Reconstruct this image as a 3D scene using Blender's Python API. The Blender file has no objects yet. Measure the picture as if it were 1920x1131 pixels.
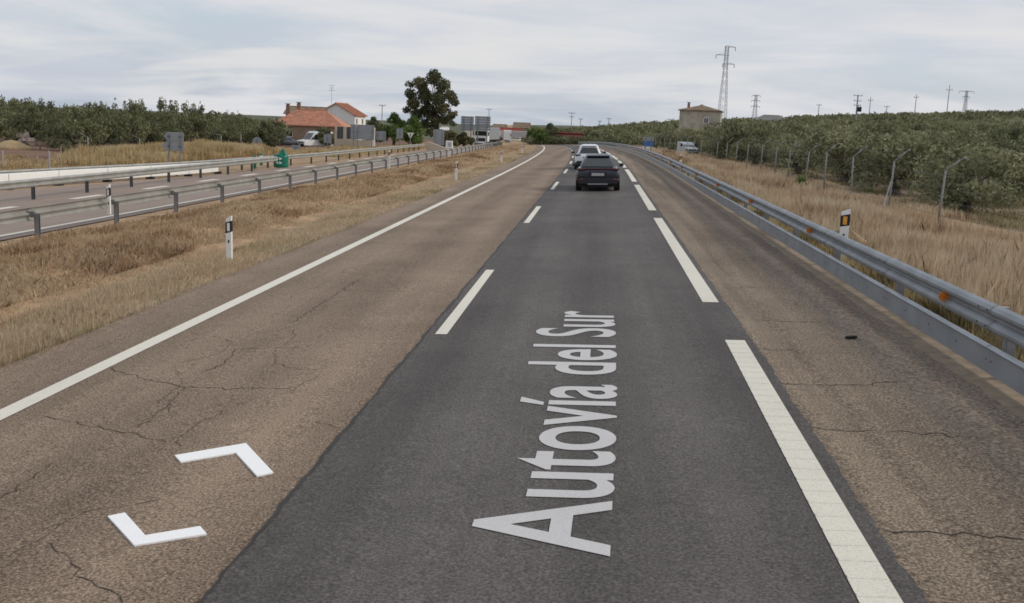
import bpy, bmesh, math, random
import numpy as np
from mathutils import Vector, Matrix
R = math.radians
rng = np.random.default_rng(7)
random.seed(7)
scene = bpy.context.scene
COL = scene.collection

# ------------------------------------------------------------------ camera
F, CX, CY, VX, VY, EYE = 1900.0, 960.0, 565.5, 1125.0, 238.0, 2.65   # pixels of the 1920 px photograph
BANK = 0.04                                                          # superelevation of the left-hand bend
_u, _v = (VX - CX) / F, (CY - VY) / F
_y = Vector((_u, _v, -1)).normalized(); _z = Vector((0, 1, _v)).normalized(); _x = _y.cross(_z)
_M = Matrix((_x, _y, _z))                     # camera -> road frame
_b = math.atan(BANK)
_B = Matrix(((math.cos(_b), 0, -math.sin(_b)), (0, 1, 0), (math.sin(_b), 0, math.cos(_b))))   # road frame -> world
CAMROT = _B @ _M
CAMLOC = Vector((-EYE * math.sin(_b), 0, EYE * math.cos(_b)))
cd = bpy.data.cameras.new('camera'); cam = bpy.data.objects.new('camera', cd); COL.objects.link(cam)
cam.matrix_world = Matrix.Translation(CAMLOC) @ CAMROT.to_4x4()
cd.sensor_width = 36; cd.lens = F / 1920 * 36; cd.clip_start = 0.1; cd.clip_end = 6000
scene.camera = cam

# ------------------------------------------------------------------ sky, sun, exposure
SUN_EL, SUN_AZ = R(34), R(80)                 # azimuth clockwise from +Y (the road's direction)
w = bpy.data.worlds.new('World'); scene.world = w; w.use_nodes = True
nt = w.node_tree; nt.nodes.clear()
def N(t, **k):
    n = nt.nodes.new(t)
    for a, b in k.items(): setattr(n, a, b)
    return n
out = N('ShaderNodeOutputWorld'); bg = N('ShaderNodeBackground'); bg.inputs['Strength'].default_value = 0.1
sky = N('ShaderNodeTexSky', sky_type='NISHITA'); sky.sun_disc = False
sky.sun_elevation = SUN_EL; sky.sun_rotation = SUN_AZ; sky.air_density = 1.2; sky.dust_density = 2.0
tc = N('ShaderNodeTexCoord'); sp = N('ShaderNodeSeparateXYZ'); nt.links.new(tc.outputs['Generated'], sp.inputs[0])
def wm(op, a, b=None):
    n = N('ShaderNodeMath', operation=op)
    for i, q in enumerate((a, b)):
        if q is None: continue
        if isinstance(q, (int, float)): n.inputs[i].default_value = q
        else: nt.links.new(q, n.inputs[i])
    return n.outputs[0]
zz = wm('ADD', wm('MAXIMUM', sp.outputs[2], 0.0), 0.16)
cmb = N('ShaderNodeCombineXYZ')
nt.links.new(wm('DIVIDE', sp.outputs[0], zz), cmb.inputs[0]); nt.links.new(wm('DIVIDE', sp.outputs[1], zz), cmb.inputs[1])
def cloud(scale, rot, loc, lo, hi, detail=7, dist=0.35, rough=0.55):
    mp = N('ShaderNodeMapping'); nt.links.new(cmb.outputs[0], mp.inputs[0])
    mp.inputs['Scale'].default_value = scale; mp.inputs['Rotation'].default_value = (0, 0, R(rot)); mp.inputs['Location'].default_value = loc
    ns = N('ShaderNodeTexNoise'); ns.inputs['Scale'].default_value = 1.0; ns.inputs['Detail'].default_value = detail
    ns.inputs['Roughness'].default_value = rough; ns.inputs['Distortion'].default_value = dist
    nt.links.new(mp.outputs[0], ns.inputs['Vector'])
    mr = N('ShaderNodeMapRange', interpolation_type='SMOOTHSTEP'); mr.inputs[1].default_value = lo; mr.inputs[2].default_value = hi
    nt.links.new(ns.outputs[0], mr.inputs[0]); return mr.outputs[0]
def mix(fac, a, b):
    n = N('ShaderNodeMix', data_type='RGBA')
    for i, q in ((0, fac), (6, a), (7, b)):
        if isinstance(q, (int, float)): n.inputs[i].default_value = q
        elif isinstance(q, tuple): n.inputs[i].default_value = q + (1,)
        else: nt.links.new(q, n.inputs[i])
    return n.outputs[2]
veil = mix(0.72, sky.outputs[0], (4.4, 5.05, 6.05))
c1 = cloud((0.62, 0.80, 1), 14, (3.1, 1.7, 0), 0.36, 0.64, 6, .7)
c2 = cloud((0.75, 1.15, 1), -10, (7.7, 4.2, 0), 0.42, 0.68, 6, .9)
col = mix(c1, veil, (5.75, 5.75, 5.9))
col = mix(wm('MULTIPLY', c2, 0.7), col, (4.45, 4.75, 5.4))
c3 = cloud((0.6, 1.5, 1), 5, (1.3, 8.8, 0), 0.48, 0.68, 5, .6)
col = mix(wm('MULTIPLY', c3, 0.6), col, (6.25, 6.1, 5.85))
nt.links.new(col, bg.inputs[0]); nt.links.new(bg.outputs[0], out.inputs[0])
sl = bpy.data.lights.new('sun', 'SUN'); sl.energy = 1.5; sl.angle = R(11); sl.color = (1, 0.92, 0.79)
so = bpy.data.objects.new('sun', sl); COL.objects.link(so)
sd = Vector((math.sin(SUN_AZ) * math.cos(SUN_EL), math.cos(SUN_AZ) * math.cos(SUN_EL), math.sin(SUN_EL)))
so.rotation_euler = sd.to_track_quat('Z', 'Y').to_euler(); so.location = (30, -10, 40)
vs = scene.view_settings; vs.view_transform = 'Standard'; vs.look = 'None'; vs.exposure = 0.36; vs.gamma = 1; vs.use_curve_mapping = False
scene.cycles.max_bounces = 6; scene.cycles.transparent_max_bounces = 8
scene.cycles.filter_width = 1.7

# ------------------------------------------------------------------ the lie of the land
def cur(y):                                    # sideways shift of the road axis (bends left)
    if y <= 55: return 0.0
    if y <= 230: return -2.8e-4 * (y - 55) ** 2
    return -2.8e-4 * 175 ** 2 - 0.098 * (y - 230)
def dcur(y): return (cur(y + .5) - cur(y - .5))
def dip(y):                                    # the road falls away over a gentle crest
    if y <= 60: return 0.0
    if y <= 230: return 0.6e-4 * (y - 60) ** 2
    return 1.734 + 0.7 * (1 - math.exp(-(y - 230) * 0.0204 / 0.7))
def zr(s, y): return BANK * s - dip(y)
_RS = ([5, 7, 9, 11, 16, 22, 60, 120, 220, 500, 1500], [.2, .13, .08, .06, .0, .08, 3.1, 8.2, 14.5, 22, 40])
_LS = ([-1600, -600, -200, -60, -40, -32, -28, -25, -22], [-2, -1.5, -.7, -.5, -.5, -.65, -.85, -.93, -.88])
def hs(s, y):                                  # ground height by lateral offset and distance
    d = dip(y)
    if s > 5: z = float(np.interp(s, *_RS)) * (1 if s < 22 else float(np.interp(y, [430, 900], [1, .25]))) - d * float(np.interp(s, [5, 12, 40], [1, .9, .2]))
    elif s < -22: z = float(np.interp(s, *_LS)) - d - min(d, .8) * float(np.interp(s, [-300, -60, -40, -30, -26, -22], [-.4, 2.2, 3.0, .8, -.2, 0]))
    else: z = BANK * s - d
    z += -.06 * math.exp(-((s + 8.2) / .5) ** 2) + .23 * math.exp(-((s + 10.2) / 1.15) ** 2)
    if s > 12 or s < -27:
        a = min(1, (abs(s) - (12 if s > 0 else 27)) / 10)
        z += a * (.12 * math.sin(s * .31 + y * .13) + .10 * math.sin(y * .21 - s * .17)) + a * min(1, abs(s) / 80) * .7 * math.sin(y * .019 + 1) * math.sin(s * .03)
    return z
def H(x, y): return hs(x - cur(y), y)
def P(px, py, Y):                              # the point Y metres down the road that shows at a pixel
    d = CAMROT @ Vector(((px - CX) / F, (CY - py) / F, -1)); return CAMLOC + d * (Y / d.y)
def base(px, Y, py=275):
    p = P(px, py, Y); return Vector((p.x, Y, H(p.x, Y)))
def hit(px, py, y0=30.):                       # where the ray through a pixel meets the ground
    y = y0
    while y < 500:
        p = P(px, py, y)
        if p.z <= H(p.x, p.y): return Vector((p.x, y, H(p.x, y)))
        y += .25
    return Vector((p.x, y, H(p.x, y)))
def topz(px, py, Y): return P(px, py, Y).z
def onroad(px, py):                            # pixel -> (s, y) on the flat near part of the road
    d = _M @ Vector(((px - CX) / F, (CY - py) / F, -1)); t = -EYE / d.z; return d.x * t * math.cos(_b), d.y * t

# ------------------------------------------------------------------ materials
def new_mat(name):
    m = bpy.data.materials.new(name); m.use_nodes = True; return m, m.node_tree, m.node_tree.nodes['Principled BSDF']
def mat(name, c, rough=.7, metal=0., var=.12, scale=6., bump=0., spec=.4, coord='Object', fine=None):
    m, t, b = new_mat(name); n, l = t.nodes, t.links
    b.inputs['Roughness'].default_value = rough; b.inputs['Metallic'].default_value = metal; b.inputs['Specular IOR Level'].default_value = spec
    tcn = n.new('ShaderNodeTexCoord'); ns = n.new('ShaderNodeTexNoise'); ns.inputs['Scale'].default_value = scale; ns.inputs['Detail'].default_value = 6
    l.new(tcn.outputs[coord], ns.inputs['Vector'])
    rp = n.new('ShaderNodeValToRGB'); rp.color_ramp.elements[0].position = .3; rp.color_ramp.elements[1].position = .7
    rp.color_ramp.elements[0].color = tuple(max(0, q * (1 - var)) for q in c) + (1,); rp.color_ramp.elements[1].color = tuple(min(1, q * (1 + var)) for q in c) + (1,)
    l.new(ns.outputs[0], rp.inputs[0]); l.new(rp.outputs[0], b.inputs['Base Color'])
    if bump:
        nb = n.new('ShaderNodeTexNoise'); nb.inputs['Scale'].default_value = fine or scale * 6; nb.inputs['Detail'].default_value = 4
        l.new(tcn.outputs[coord], nb.inputs['Vector'])
        bp = n.new('ShaderNodeBump'); bp.inputs['Strength'].default_value = bump; bp.inputs['Distance'].default_value = .02
        l.new(nb.outputs[0], bp.inputs['Height']); l.new(bp.outputs[0], b.inputs['Normal'])
    return m
def asphalt(name, dark, mid, light, speck=.5, grain=55., streak=.5, stain=.5, lane=None):
    m, t, b = new_mat(name); n, l = t.nodes, t.links
    b.inputs['Roughness'].default_value = .85; b.inputs['Specular IOR Level'].default_value = .25
    tcn = n.new('ShaderNodeTexCoord')
    def noise(sc, vec=(1, 1, 1), det=4, rough=.6):
        mp = n.new('ShaderNodeMapping'); mp.inputs['Scale'].default_value = vec; l.new(tcn.outputs['Object'], mp.inputs[0])
        q = n.new('ShaderNodeTexNoise'); q.inputs['Scale'].default_value = sc; q.inputs['Detail'].default_value = det; q.inputs['Roughness'].default_value = rough
        l.new(mp.outputs[0], q.inputs['Vector']); return q.outputs[0]
    def mth(op, a, c):
        q = n.new('ShaderNodeMath'); q.operation = op
        for i, r in enumerate((a, c)):
            if isinstance(r, (int, float)): q.inputs[i].default_value = r
            else: l.new(r, q.inputs[i])
        return q.outputs[0]
    g = noise(grain, det=3, rough=.75); st = noise(1.0, (1.6, .05, 1), 5); bl = noise(.45, (1, .7, 1), 6, .65); md = noise(9, (1, 1, 1), 4)
    v = mth('ADD', mth('MULTIPLY', mth('SUBTRACT', st, .5), streak), mth('MULTIPLY', mth('SUBTRACT', bl, .5), stain))
    v = mth('ADD', v, mth('MULTIPLY', mth('SUBTRACT', md, .5), .25))
    v = mth('ADD', v, mth('MULTIPLY', mth('SUBTRACT', g, .5), speck)); v = mth('ADD', v, .5)
    if lane is not None:                       # tyres polish two tracks in each lane, oil darkens the strip between
        sx_ = n.new('ShaderNodeSeparateXYZ'); l.new(tcn.outputs['Object'], sx_.inputs[0])
        wv = mth('COSINE', mth('MULTIPLY', mth('SUBTRACT', sx_.outputs[0], lane), 3.6), 0.)
        v = mth('SUBTRACT', v, mth('MULTIPLY', wv, mth('MULTIPLY', noise(.6, (1, .12, 1), 3), .13)))
    rp = n.new('ShaderNodeValToRGB'); e = rp.color_ramp.elements
    e[0].position = .12; e[0].color = dark + (1,); e[1].position = .88; e[1].color = light + (1,); q = e.new(.5); q.color = mid + (1,)
    l.new(v, rp.inputs[0]); l.new(rp.outputs[0], b.inputs['Base Color'])
    bp = n.new('ShaderNodeBump'); bp.inputs['Strength'].default_value = .35; bp.inputs['Distance'].default_value = .01
    l.new(g, bp.inputs['Height']); l.new(bp.outputs[0], b.inputs['Normal'])
    return m
def tone_mat(name, cols, rough=.75, trans=0., rnd=.4, spec=.25, normal_up=0.):
    """colour by a per-face 'tone' attribute plus a per-object shift"""
    m, t, b = new_mat(name); n, l = t.nodes, t.links
    b.inputs['Roughness'].default_value = rough; b.inputs['Specular IOR Level'].default_value = spec
    a = n.new('ShaderNodeAttribute'); a.attribute_name = 'tone'
    oi = n.new('ShaderNodeObjectInfo')
    mu = n.new('ShaderNodeMath'); mu.operation = 'MULTIPLY_ADD'; l.new(oi.outputs['Random'], mu.inputs[0]); mu.inputs[1].default_value = rnd; mu.inputs[2].default_value = -rnd / 2
    ad = n.new('ShaderNodeMath'); ad.operation = 'ADD'; l.new(a.outputs['Fac'], ad.inputs[0]); l.new(mu.outputs[0], ad.inputs[1])
    rp = n.new('ShaderNodeValToRGB'); e = rp.color_ramp.elements
    while len(e) < len(cols): e.new(.5)
    for i, c in enumerate(cols): e[i].position = i / (len(cols) - 1)
    for i, c in enumerate(cols): e[i].color = c + (1,)
    l.new(ad.outputs[0], rp.inputs[0]); l.new(rp.outputs[0], b.inputs['Base Color'])
    if normal_up:                                   # shading normals tilted upward, which renders blades and leaves lighter
        ge = n.new('ShaderNodeNewGeometry'); vm = n.new('ShaderNodeMix'); vm.data_type = 'VECTOR'; vm.inputs[0].default_value = normal_up
        l.new(ge.outputs['Normal'], vm.inputs[4]); vm.inputs[5].default_value = (0, 0, 1); vn = n.new('ShaderNodeVectorMath'); vn.operation = 'NORMALIZE'
        l.new(vm.outputs[1], vn.inputs[0]); l.new(vn.outputs[0], b.inputs['Normal'])
    if trans:
        tr = n.new('ShaderNodeBsdfTranslucent'); l.new(rp.outputs[0], tr.inputs[0]); mx = n.new('ShaderNodeMixShader'); mx.inputs[0].default_value = trans
        l.new(b.outputs[0], mx.inputs[1]); l.new(tr.outputs[0], mx.inputs[2]); l.new(mx.outputs[0], n['Material Output'].inputs[0])
    return m
M = {}
M['old'] = asphalt('old_asphalt', (.075, .052, .036), (.195, .141, .100), (.38, .29, .215), speck=2.6, grain=52, streak=.36, stain=.55, lane=-3.8)
M['new'] = asphalt('new_asphalt', (.038, .034, .032), (.094, .085, .080), (.18, .165, .156), speck=1.7, grain=45, streak=.45, stain=.5, lane=-.1)
M['shoulder'] = asphalt('shoulder_asphalt', (.06, .046, .034), (.175, .131, .095), (.355, .28, .205), speck=2.7, grain=46, streak=1.15, stain=.45)
M['far_hill'] = mat('far_grove_hillside', (.075, .08, .042), .95, var=.35, scale=.06)
M['far_road'] = asphalt('pale_asphalt', (.17, .13, .108), (.275, .215, .18), (.37, .30, .25), speck=.7)
M['gravel'] = asphalt('dark_gravel', (.065, .05, .037), (.172, .133, .10), (.34, .27, .205), speck=2.2, grain=26)
M['dirt'] = mat('pale_dirt', (.27, .21, .15), .95, var=.25, scale=5, bump=.6)
M['tar'] = mat('tar', (.034, .029, .025), .7, var=.3)
M['crack'] = mat('dark_crack', (.045, .034, .026), .95, var=.5, scale=9)  # dark brown colour of the crack ribbons
def paint(name, c, wear, grain=70.):
    m = asphalt(name, tuple(q * (1 - wear) for q in c), c, tuple(min(.92, q * 1.08) for q in c), speck=1.5, grain=grain, streak=.2, stain=.7)
    m.node_tree.nodes['Principled BSDF'].inputs['Roughness'].default_value = .6; return m
M['paint'] = paint('road_paint', (.70, .665, .57), .30)
M['paint2'] = paint('white_lettering_paint', (.54, .53, .525), .22)
M['paint3'] = paint('fresh_white_paint', (.88, .88, .88), .06)
M['verge'] = mat('dry_verge_soil', (.335, .225, .13), .95, var=.35, scale=1.3, bump=.8, fine=20)
M['soil_l'] = mat('red_grove_soil', (.16, .088, .056), .95, var=.35, scale=.6, bump=.8, fine=9)
M['soil_r'] = mat('grove_soil', (.22, .165, .105), .95, var=.4, scale=.5, bump=.8, fine=9)
M['steel'] = mat('galvanised_steel', (.27, .285, .30), .5, .45, var=.16, scale=2.5)
M['steel_blue'] = mat('bluish_galvanised_sheet', (.33, .355, .385), .42, .5, var=.14, scale=1.8)
M['steel2'] = mat('weathered_steel', (.26, .265, .27), .55, .45, var=.2, scale=2.5)
M['rail_pale'] = mat('pale_galvanised_steel', (.37, .365, .335), .45, .45, var=.16, scale=2.0)
M['dark_steel'] = mat('dark_steel', (.10, .105, .11), .6, .3)
M['sign_back'] = mat('sign_back_aluminium', (.30, .32, .345), .55, .3, var=.1, scale=1.5)
M['white'] = mat('white_plastic', (.80, .80, .78), .5, var=.04)
M['black'] = mat('black_plastic', (.015, .015, .016), .5)
M['orange'] = mat('orange_reflector', (.62, .20, .03), .35, var=.1, scale=30)
M['amber'] = mat('amber_reflector', (.75, .33, .05), .3, var=.1, scale=30)
M['red'] = mat('red_reflector', (.5, .05, .03), .35)
M['green'] = mat('green_plastic', (.0, .15, .095), .45, var=.15, scale=4)
M['blue'] = mat('blue_sign', (.05, .16, .42), .5)
M['glass'] = mat('dark_glass', (.022, .028, .026), .08, var=.1, spec=.8)
M['tyre'] = mat('tyre_rubber', (.012, .012, .012), .85)
M['rim'] = mat('alloy_rim', (.3, .3, .32), .35, .8)
M['navy'] = mat('navy_car_paint', (.020, .026, .038), .22, .3, var=.05, spec=.7)
M['whitecar'] = mat('white_car_paint', (.72, .73, .76), .28, var=.02, spec=.6)
M['trim'] = mat('black_trim', (.02, .02, .022), .55)
M['tail'] = mat('tail_lamp_red', (.085, .006, .010), .25, spec=.7)
M['plate'] = mat('number_plate', (.42, .42, .41), .5)
M['truckwhite'] = mat('white_truck_paint', (.74, .74, .72), .4, var=.05)
M['cream'] = mat('cream_tarp', (.70, .66, .55), .7, var=.08)
M['tile'] = mat('terracotta_tiles', (.43, .20, .13), .85, var=.25, scale=1.6, bump=.5, fine=12)
M['oldtile'] = mat('weathered_tiles', (.23, .17, .115), .9, var=.3, scale=1.2, bump=.5)
M['render'] = mat('beige_render', (.52, .44, .34), .9, var=.1, scale=.8)
M['brickw'] = mat('brown_render', (.30, .22, .16), .9, var=.2, scale=.8)
M['whitewall'] = mat('whitewash', (.78, .77, .74), .9, var=.05, scale=.6)
M['stone'] = mat('grey_stone_wall', (.40, .365, .30), .95, var=.25, scale=1.1, bump=.8)
M['redwall'] = mat('red_shed', (.26, .045, .035), .8, var=.15, scale=.4)
M['chimney'] = mat('chimney_brick', (.28, .17, .13), .9, var=.2)
M['bark'] = mat('bark', (.10, .08, .06), .95, var=.35, scale=8, bump=.8)
M['pole'] = mat('concrete_pole', (.36, .35, .34), .85, .1)
M['fence_post'] = mat('weathered_fence_post', (.25, .25, .245), .85, .1, var=.2, scale=3)
M['pylon'] = mat('galvanised_lattice', (.30, .32, .35), .6, .2)
M['sand'] = mat('sand_heap', (.40, .29, .16), .95, var=.15, bump=.5)
M['rock'] = mat('pale_rubble', (.55, .46, .40), .95, var=.3, scale=3, bump=.8)
M['olive'] = tone_mat('olive_leaves', [(.056, .060, .030), (.142, .148, .074), (.232, .232, .125), (.33, .325, .20)], trans=.25, normal_up=.35)
M['olive_dark'] = tone_mat('dark_olive_leaves', [(.042, .046, .024), (.098, .106, .05), (.165, .17, .085), (.25, .25, .14)], trans=.2, normal_up=.3)
M['green_leaf'] = tone_mat('bright_green_leaves', [(.035, .06, .016), (.085, .13, .03), (.14, .20, .05), (.21, .27, .09)], trans=.25, normal_up=.3)
M['oak_leaf'] = tone_mat('autumn_dark_leaves', [(.036, .042, .02), (.085, .09, .04), (.145, .135, .06), (.22, .17, .08)], trans=.2, normal_up=.3)
M['grass'] = tone_mat('dry_grass', [(.27, .155, .085), (.56, .37, .22), (.74, .54, .345), (.83, .67, .46)], rnd=0, rough=.9, spec=.1, trans=.4, normal_up=.7)
M['grass2'] = tone_mat('tall_dry_grass', [(.29, .18, .11), (.60, .43, .275), (.77, .59, .395), (.85, .72, .52)], rnd=0, rough=.9, spec=.1, trans=.4, normal_up=.7)
M['grass3'] = tone_mat('golden_reed_grass', [(.36, .24, .11), (.62, .44, .22), (.75, .57, .31), (.82, .68, .42)], rnd=0, rough=.9, spec=.1, trans=.4, normal_up=.7)
M['weed'] = tone_mat('green_weeds', [(.11, .092, .042), (.27, .215, .11), (.43, .35, .19), (.56, .47, .28)], rnd=0, rough=.9, spec=.1, trans=.4, normal_up=.7)

# ------------------------------------------------------------------ object helpers
def tag(o, label=None, cat=None, group=None, kind=None):
    for k, v in (('label', label), ('category', cat), ('group', group), ('kind', kind)):
        if v: o[k] = v
    return o
def empty(name, loc, rz=0.):
    o = bpy.data.objects.new(name, None); COL.objects.link(o); o.location = loc; o.rotation_euler = (0, 0, rz); o.empty_display_size = .2; return o
def link(name, me, m=None, parent=None, loc=None):
    o = bpy.data.objects.new(name, me); COL.objects.link(o)
    if m and not me.materials: me.materials.append(m)
    if parent: o.parent = parent
    if loc is not None: o.location = loc
    return o
class MB:
    def __init__(s): s.v = []; s.f = []
    def add(s, vs, fs):
        b = len(s.v); s.v += [tuple(q) for q in vs]; s.f += [tuple(b + i for i in f) for f in fs]; return s
    def box(s, c, d, rz=0., taper=1.):
        x, y, z = (q / 2 for q in d); ca, sa = math.cos(rz), math.sin(rz)
        P8 = []
        for k in (-1, 1):
            t = taper if k > 0 else 1
            for i, j in ((-1, -1), (1, -1), (1, 1), (-1, 1)):
                a, b2 = i * x * t, j * y * t; P8.append((c[0] + a * ca - b2 * sa, c[1] + a * sa + b2 * ca, c[2] + k * z))
        return s.add(P8, [(3, 2, 1, 0), (4, 5, 6, 7), (0, 1, 5, 4), (1, 2, 6, 5), (2, 3, 7, 6), (3, 0, 4, 7)])
    def tube(s, p, q, r0, r1=None, n=8, cap=True):
        p, q = Vector(p), Vector(q); r1 = r0 if r1 is None else r1
        d = (q - p).normalized(); a = d.orthogonal().normalized(); b2 = d.cross(a); vs = []
        for c, r in ((p, r0), (q, r1)):
            for i in range(n):
                t = 2 * math.pi * i / n; vs.append(c + a * (r * math.cos(t)) + b2 * (r * math.sin(t)))
        fs = [(i, (i + 1) % n, n + (i + 1) % n, n + i) for i in range(n)]
        if cap: fs += [tuple(range(n))[::-1], tuple(range(n, 2 * n))]
        return s.add(vs, fs)
    def prism(s, poly, y0, y1):               # poly in (x,z), extruded along y
        n = len(poly)
        vs = [(a, y0, b2) for a, b2 in poly] + [(a, y1, b2) for a, b2 in poly]
        return s.add(vs, [tuple(range(n)), tuple(range(n, 2 * n))[::-1]] + [(i + n, (i + 1) % n + n, (i + 1) % n, i) for i in range(n)])
    def loft(s, rings, cap=True):
        n = len(rings[0]); vs = [p for r in rings for p in r]
        fs = [(j * n + i, j * n + (i + 1) % n, (j + 1) * n + (i + 1) % n, (j + 1) * n + i) for j in range(len(rings) - 1) for i in range(n)]
        if cap: fs += [tuple(range(n))[::-1], tuple(range((len(rings) - 1) * n, len(rings) * n))]
        return s.add(vs, fs)
    def mesh(s, name, m=None, smooth=False):
        me = bpy.data.meshes.new(name); me.from_pydata(s.v, [], s.f); me.validate()
        bm = bmesh.new(); bm.from_mesh(me); bmesh.ops.recalc_face_normals(bm, faces=bm.faces); bm.to_mesh(me); bm.free()
        if smooth: me.polygons.foreach_set('use_smooth', [True] * len(me.polygons))
        if m: me.materials.append(m)
        return me
    def build(s, name, m, parent=None, loc=None, smooth=False, bevel=0., sub=0):
        o = link(name, s.mesh(name, m, smooth), None, parent, loc)
        if bevel:
            q = o.modifiers.new('bevel', 'BEVEL'); q.width = bevel; q.segments = 2; q.limit_method = 'ANGLE'
        if sub:
            q = o.modifiers.new('sub', 'SUBSURF'); q.levels = sub; q.render_levels = sub
        return o
def np_mesh(name, V, faces_n, m, tone=None, smooth=False):
    """V: (nfaces, k, 3) separate faces"""
    nf, k = V.shape[:2]; me = bpy.data.meshes.new(name)
    me.vertices.add(nf * k); me.vertices.foreach_set('co', V.reshape(-1).astype(np.float32))
    me.loops.add(nf * k); me.loops.foreach_set('vertex_index', np.arange(nf * k, dtype=np.int32))
    me.polygons.add(nf); me.polygons.foreach_set('loop_start', np.arange(0, nf * k, k, dtype=np.int32))
    if tone is not None:
        a = me.attributes.new('tone', 'FLOAT', 'FACE'); a.data.foreach_set('value', np.clip(tone, 0, 1).astype(np.float32))
    me.materials.append(m); me.update(calc_edges=True); return me
def ystations(a, b, near=1.0):
    ys = [a]
    while ys[-1] < b:
        y = ys[-1]; ys.append(min(b, y + (near if y < 60 else 3 if y < 260 else 12)))
    return ys
def strip(name, edges, dz, m, parent=None, y0=0., y1=100., near=1.0, zf=zr, kind=None):
    """a sheet that follows the road; edges = functions or numbers giving s from left to right"""
    ys = ystations(y0, y1, near); g = lambda e, y: e(y) if callable(e) else e; b = MB(); n = len(edges)
    for y in ys:
        for e in edges:
            s = g(e, y); b.v.append((s + cur(y), y, zf(s, y) + dz))
    for j in range(len(ys) - 1):
        for i in range(n - 1): b.f.append((j * n + i, j * n + i + 1, (j + 1) * n + i + 1, (j + 1) * n + i))
    o = b.build(name, m, parent)
    if kind: o['kind'] = kind
    return o

# ------------------------------------------------------------------ ground
YS = list(np.arange(-30, 60, 1.5)) + list(np.arange(60, 260, 4)) + list(np.arange(260, 700, 15)) + list(np.arange(700, 2601, 100))
SS = [-1600, -900, -500, -350, -250, -180, -130, -100, -80, -65, -55, -48, -42, -38, -35, -32, -30, -28, -26, -25, -24, -23, -22, -21, -18, -14.2, -13.6, -13, -12.5, -12, -11.5, -11, -10.5, -10, -9.5, -9, -8.5, -8, -7.5, -7, -6.6,
      -3, 0, 3, 3.9, 4.5, 5, 5.5, 6, 6.5, 7, 7.5, 8, 9, 10, 11, 12, 13.5, 15, 17, 19, 22, 26, 30, 35, 40, 46, 52, 60, 70, 80, 95, 110, 130, 160, 200, 250, 320, 420, 600, 900, 1500]
b = MB(); n = len(SS)
for y in YS:
    for s in SS:
        dn = -.035 if -6.6 <= s <= 3.9 or -21 <= s <= -14.2 else (-.02 if s in (-25, -24, -23, -22) else 0)
        wob = .03 * math.sin(s * 5.1 + y * 1.7) * math.sin(y * .9 - s * 2.2) if (-13 <= s <= -7.5 or 5 < s < 14) else 0
        b.v.append((s + cur(y), float(y), hs(s, y) + dn + wob))
for j in range(len(YS) - 1):
    for i in range(n - 1): b.f.append((j * n + i, j * n + i + 1, (j + 1) * n + i + 1, (j + 1) * n + i))
me = b.mesh('ground', M['verge'], True); me.materials.append(M['soil_l']); me.materials.append(M['soil_r']); me.materials.append(M['far_hill'])
nq = n - 1; mi = []
for p in me.polygons:
    i = p.index % nq; s = SS[i]; mi.append(3 if YS[p.index // nq] > 420 and abs(s) > 20 else 1 if s < -29 else 2 if s > 11.9 else 0)
me.polygons.foreach_set('material_index', mi)
o = link('ground', me); o['kind'] = 'structure'

# ------------------------------------------------------------------ roads
def wob(seed, amp, f=1.):
    ph = [random.Random(seed + i).uniform(0, 6.28) for i in range(5)]
    return lambda y: amp * (math.sin(y * 2.1 * f + ph[0]) * .3 + math.sin(y * 5.3 * f + ph[1]) * .25 + math.sin(y * 11.7 * f + ph[2]) * .25 + math.sin(y * 23.1 * f + ph[3]) * .2)
wl, wr, we, wg = wob(1, .022), wob(9, .025), wob(20, .07), wob(31, .09)
road = strip('road', [lambda y: -6.72 + we(y), -6, -4.5, -3, -1.6], 0, M['old'], None, -6, 420, .12, kind='structure')
new = strip('road_resurfaced_lane', [lambda y: -2.20 + wl(y), -1, 0, 1, lambda y: 1.95 + wr(y) + float(np.interp(y, [4.0, 12.5], [-.09, 0]))], .007, M['new'], None, -6, 420, .06, kind='structure')
sh = strip('hard_shoulder', [1.6, 2.4, lambda y: 3.22 + wg(y)], 0, M['shoulder'], None, -6, 420, .15, kind='structure')
gs = strip('gravel_strip', [3.0, 3.5, lambda y: 3.92 + wg(y + 50) * .5], -.006, M['gravel'], None, -6, 300, .2, kind='structure')
ds = strip('dirt_strip', [3.75, 4.1, 4.7], -.012, M['dirt'], None, -6, 300, .3, kind='structure')
strip('tar_seam', [lambda y: -2.212 + wl(y) - .006 * (1 + math.sin(y * 3.1)), lambda y: -2.198 + wl(y) + .009 * (1 + math.sin(y * 1.7 + 1))], .011, M['tar'], new, -6, 120, .06)
RAMP = ([-10, 44, 55, 75, 400], [-30.5, -24.3, -22.1, -20.3, -20.3])   # outer edge of the opposite carriageway and its exit ramp
def zramp(s, y): return hs(s, y) if s < -22 else zr(s, y)
strip('opposite_road', [lambda y: float(np.interp(y, *RAMP)) + .5, -22.0 if False else (lambda y: max(-21.9, float(np.interp(y, *RAMP)) + .55)), -19, -16.5, -14.1], .0, M['far_road'], None, 0, 420, 1., zf=zramp, kind='structure')
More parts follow.
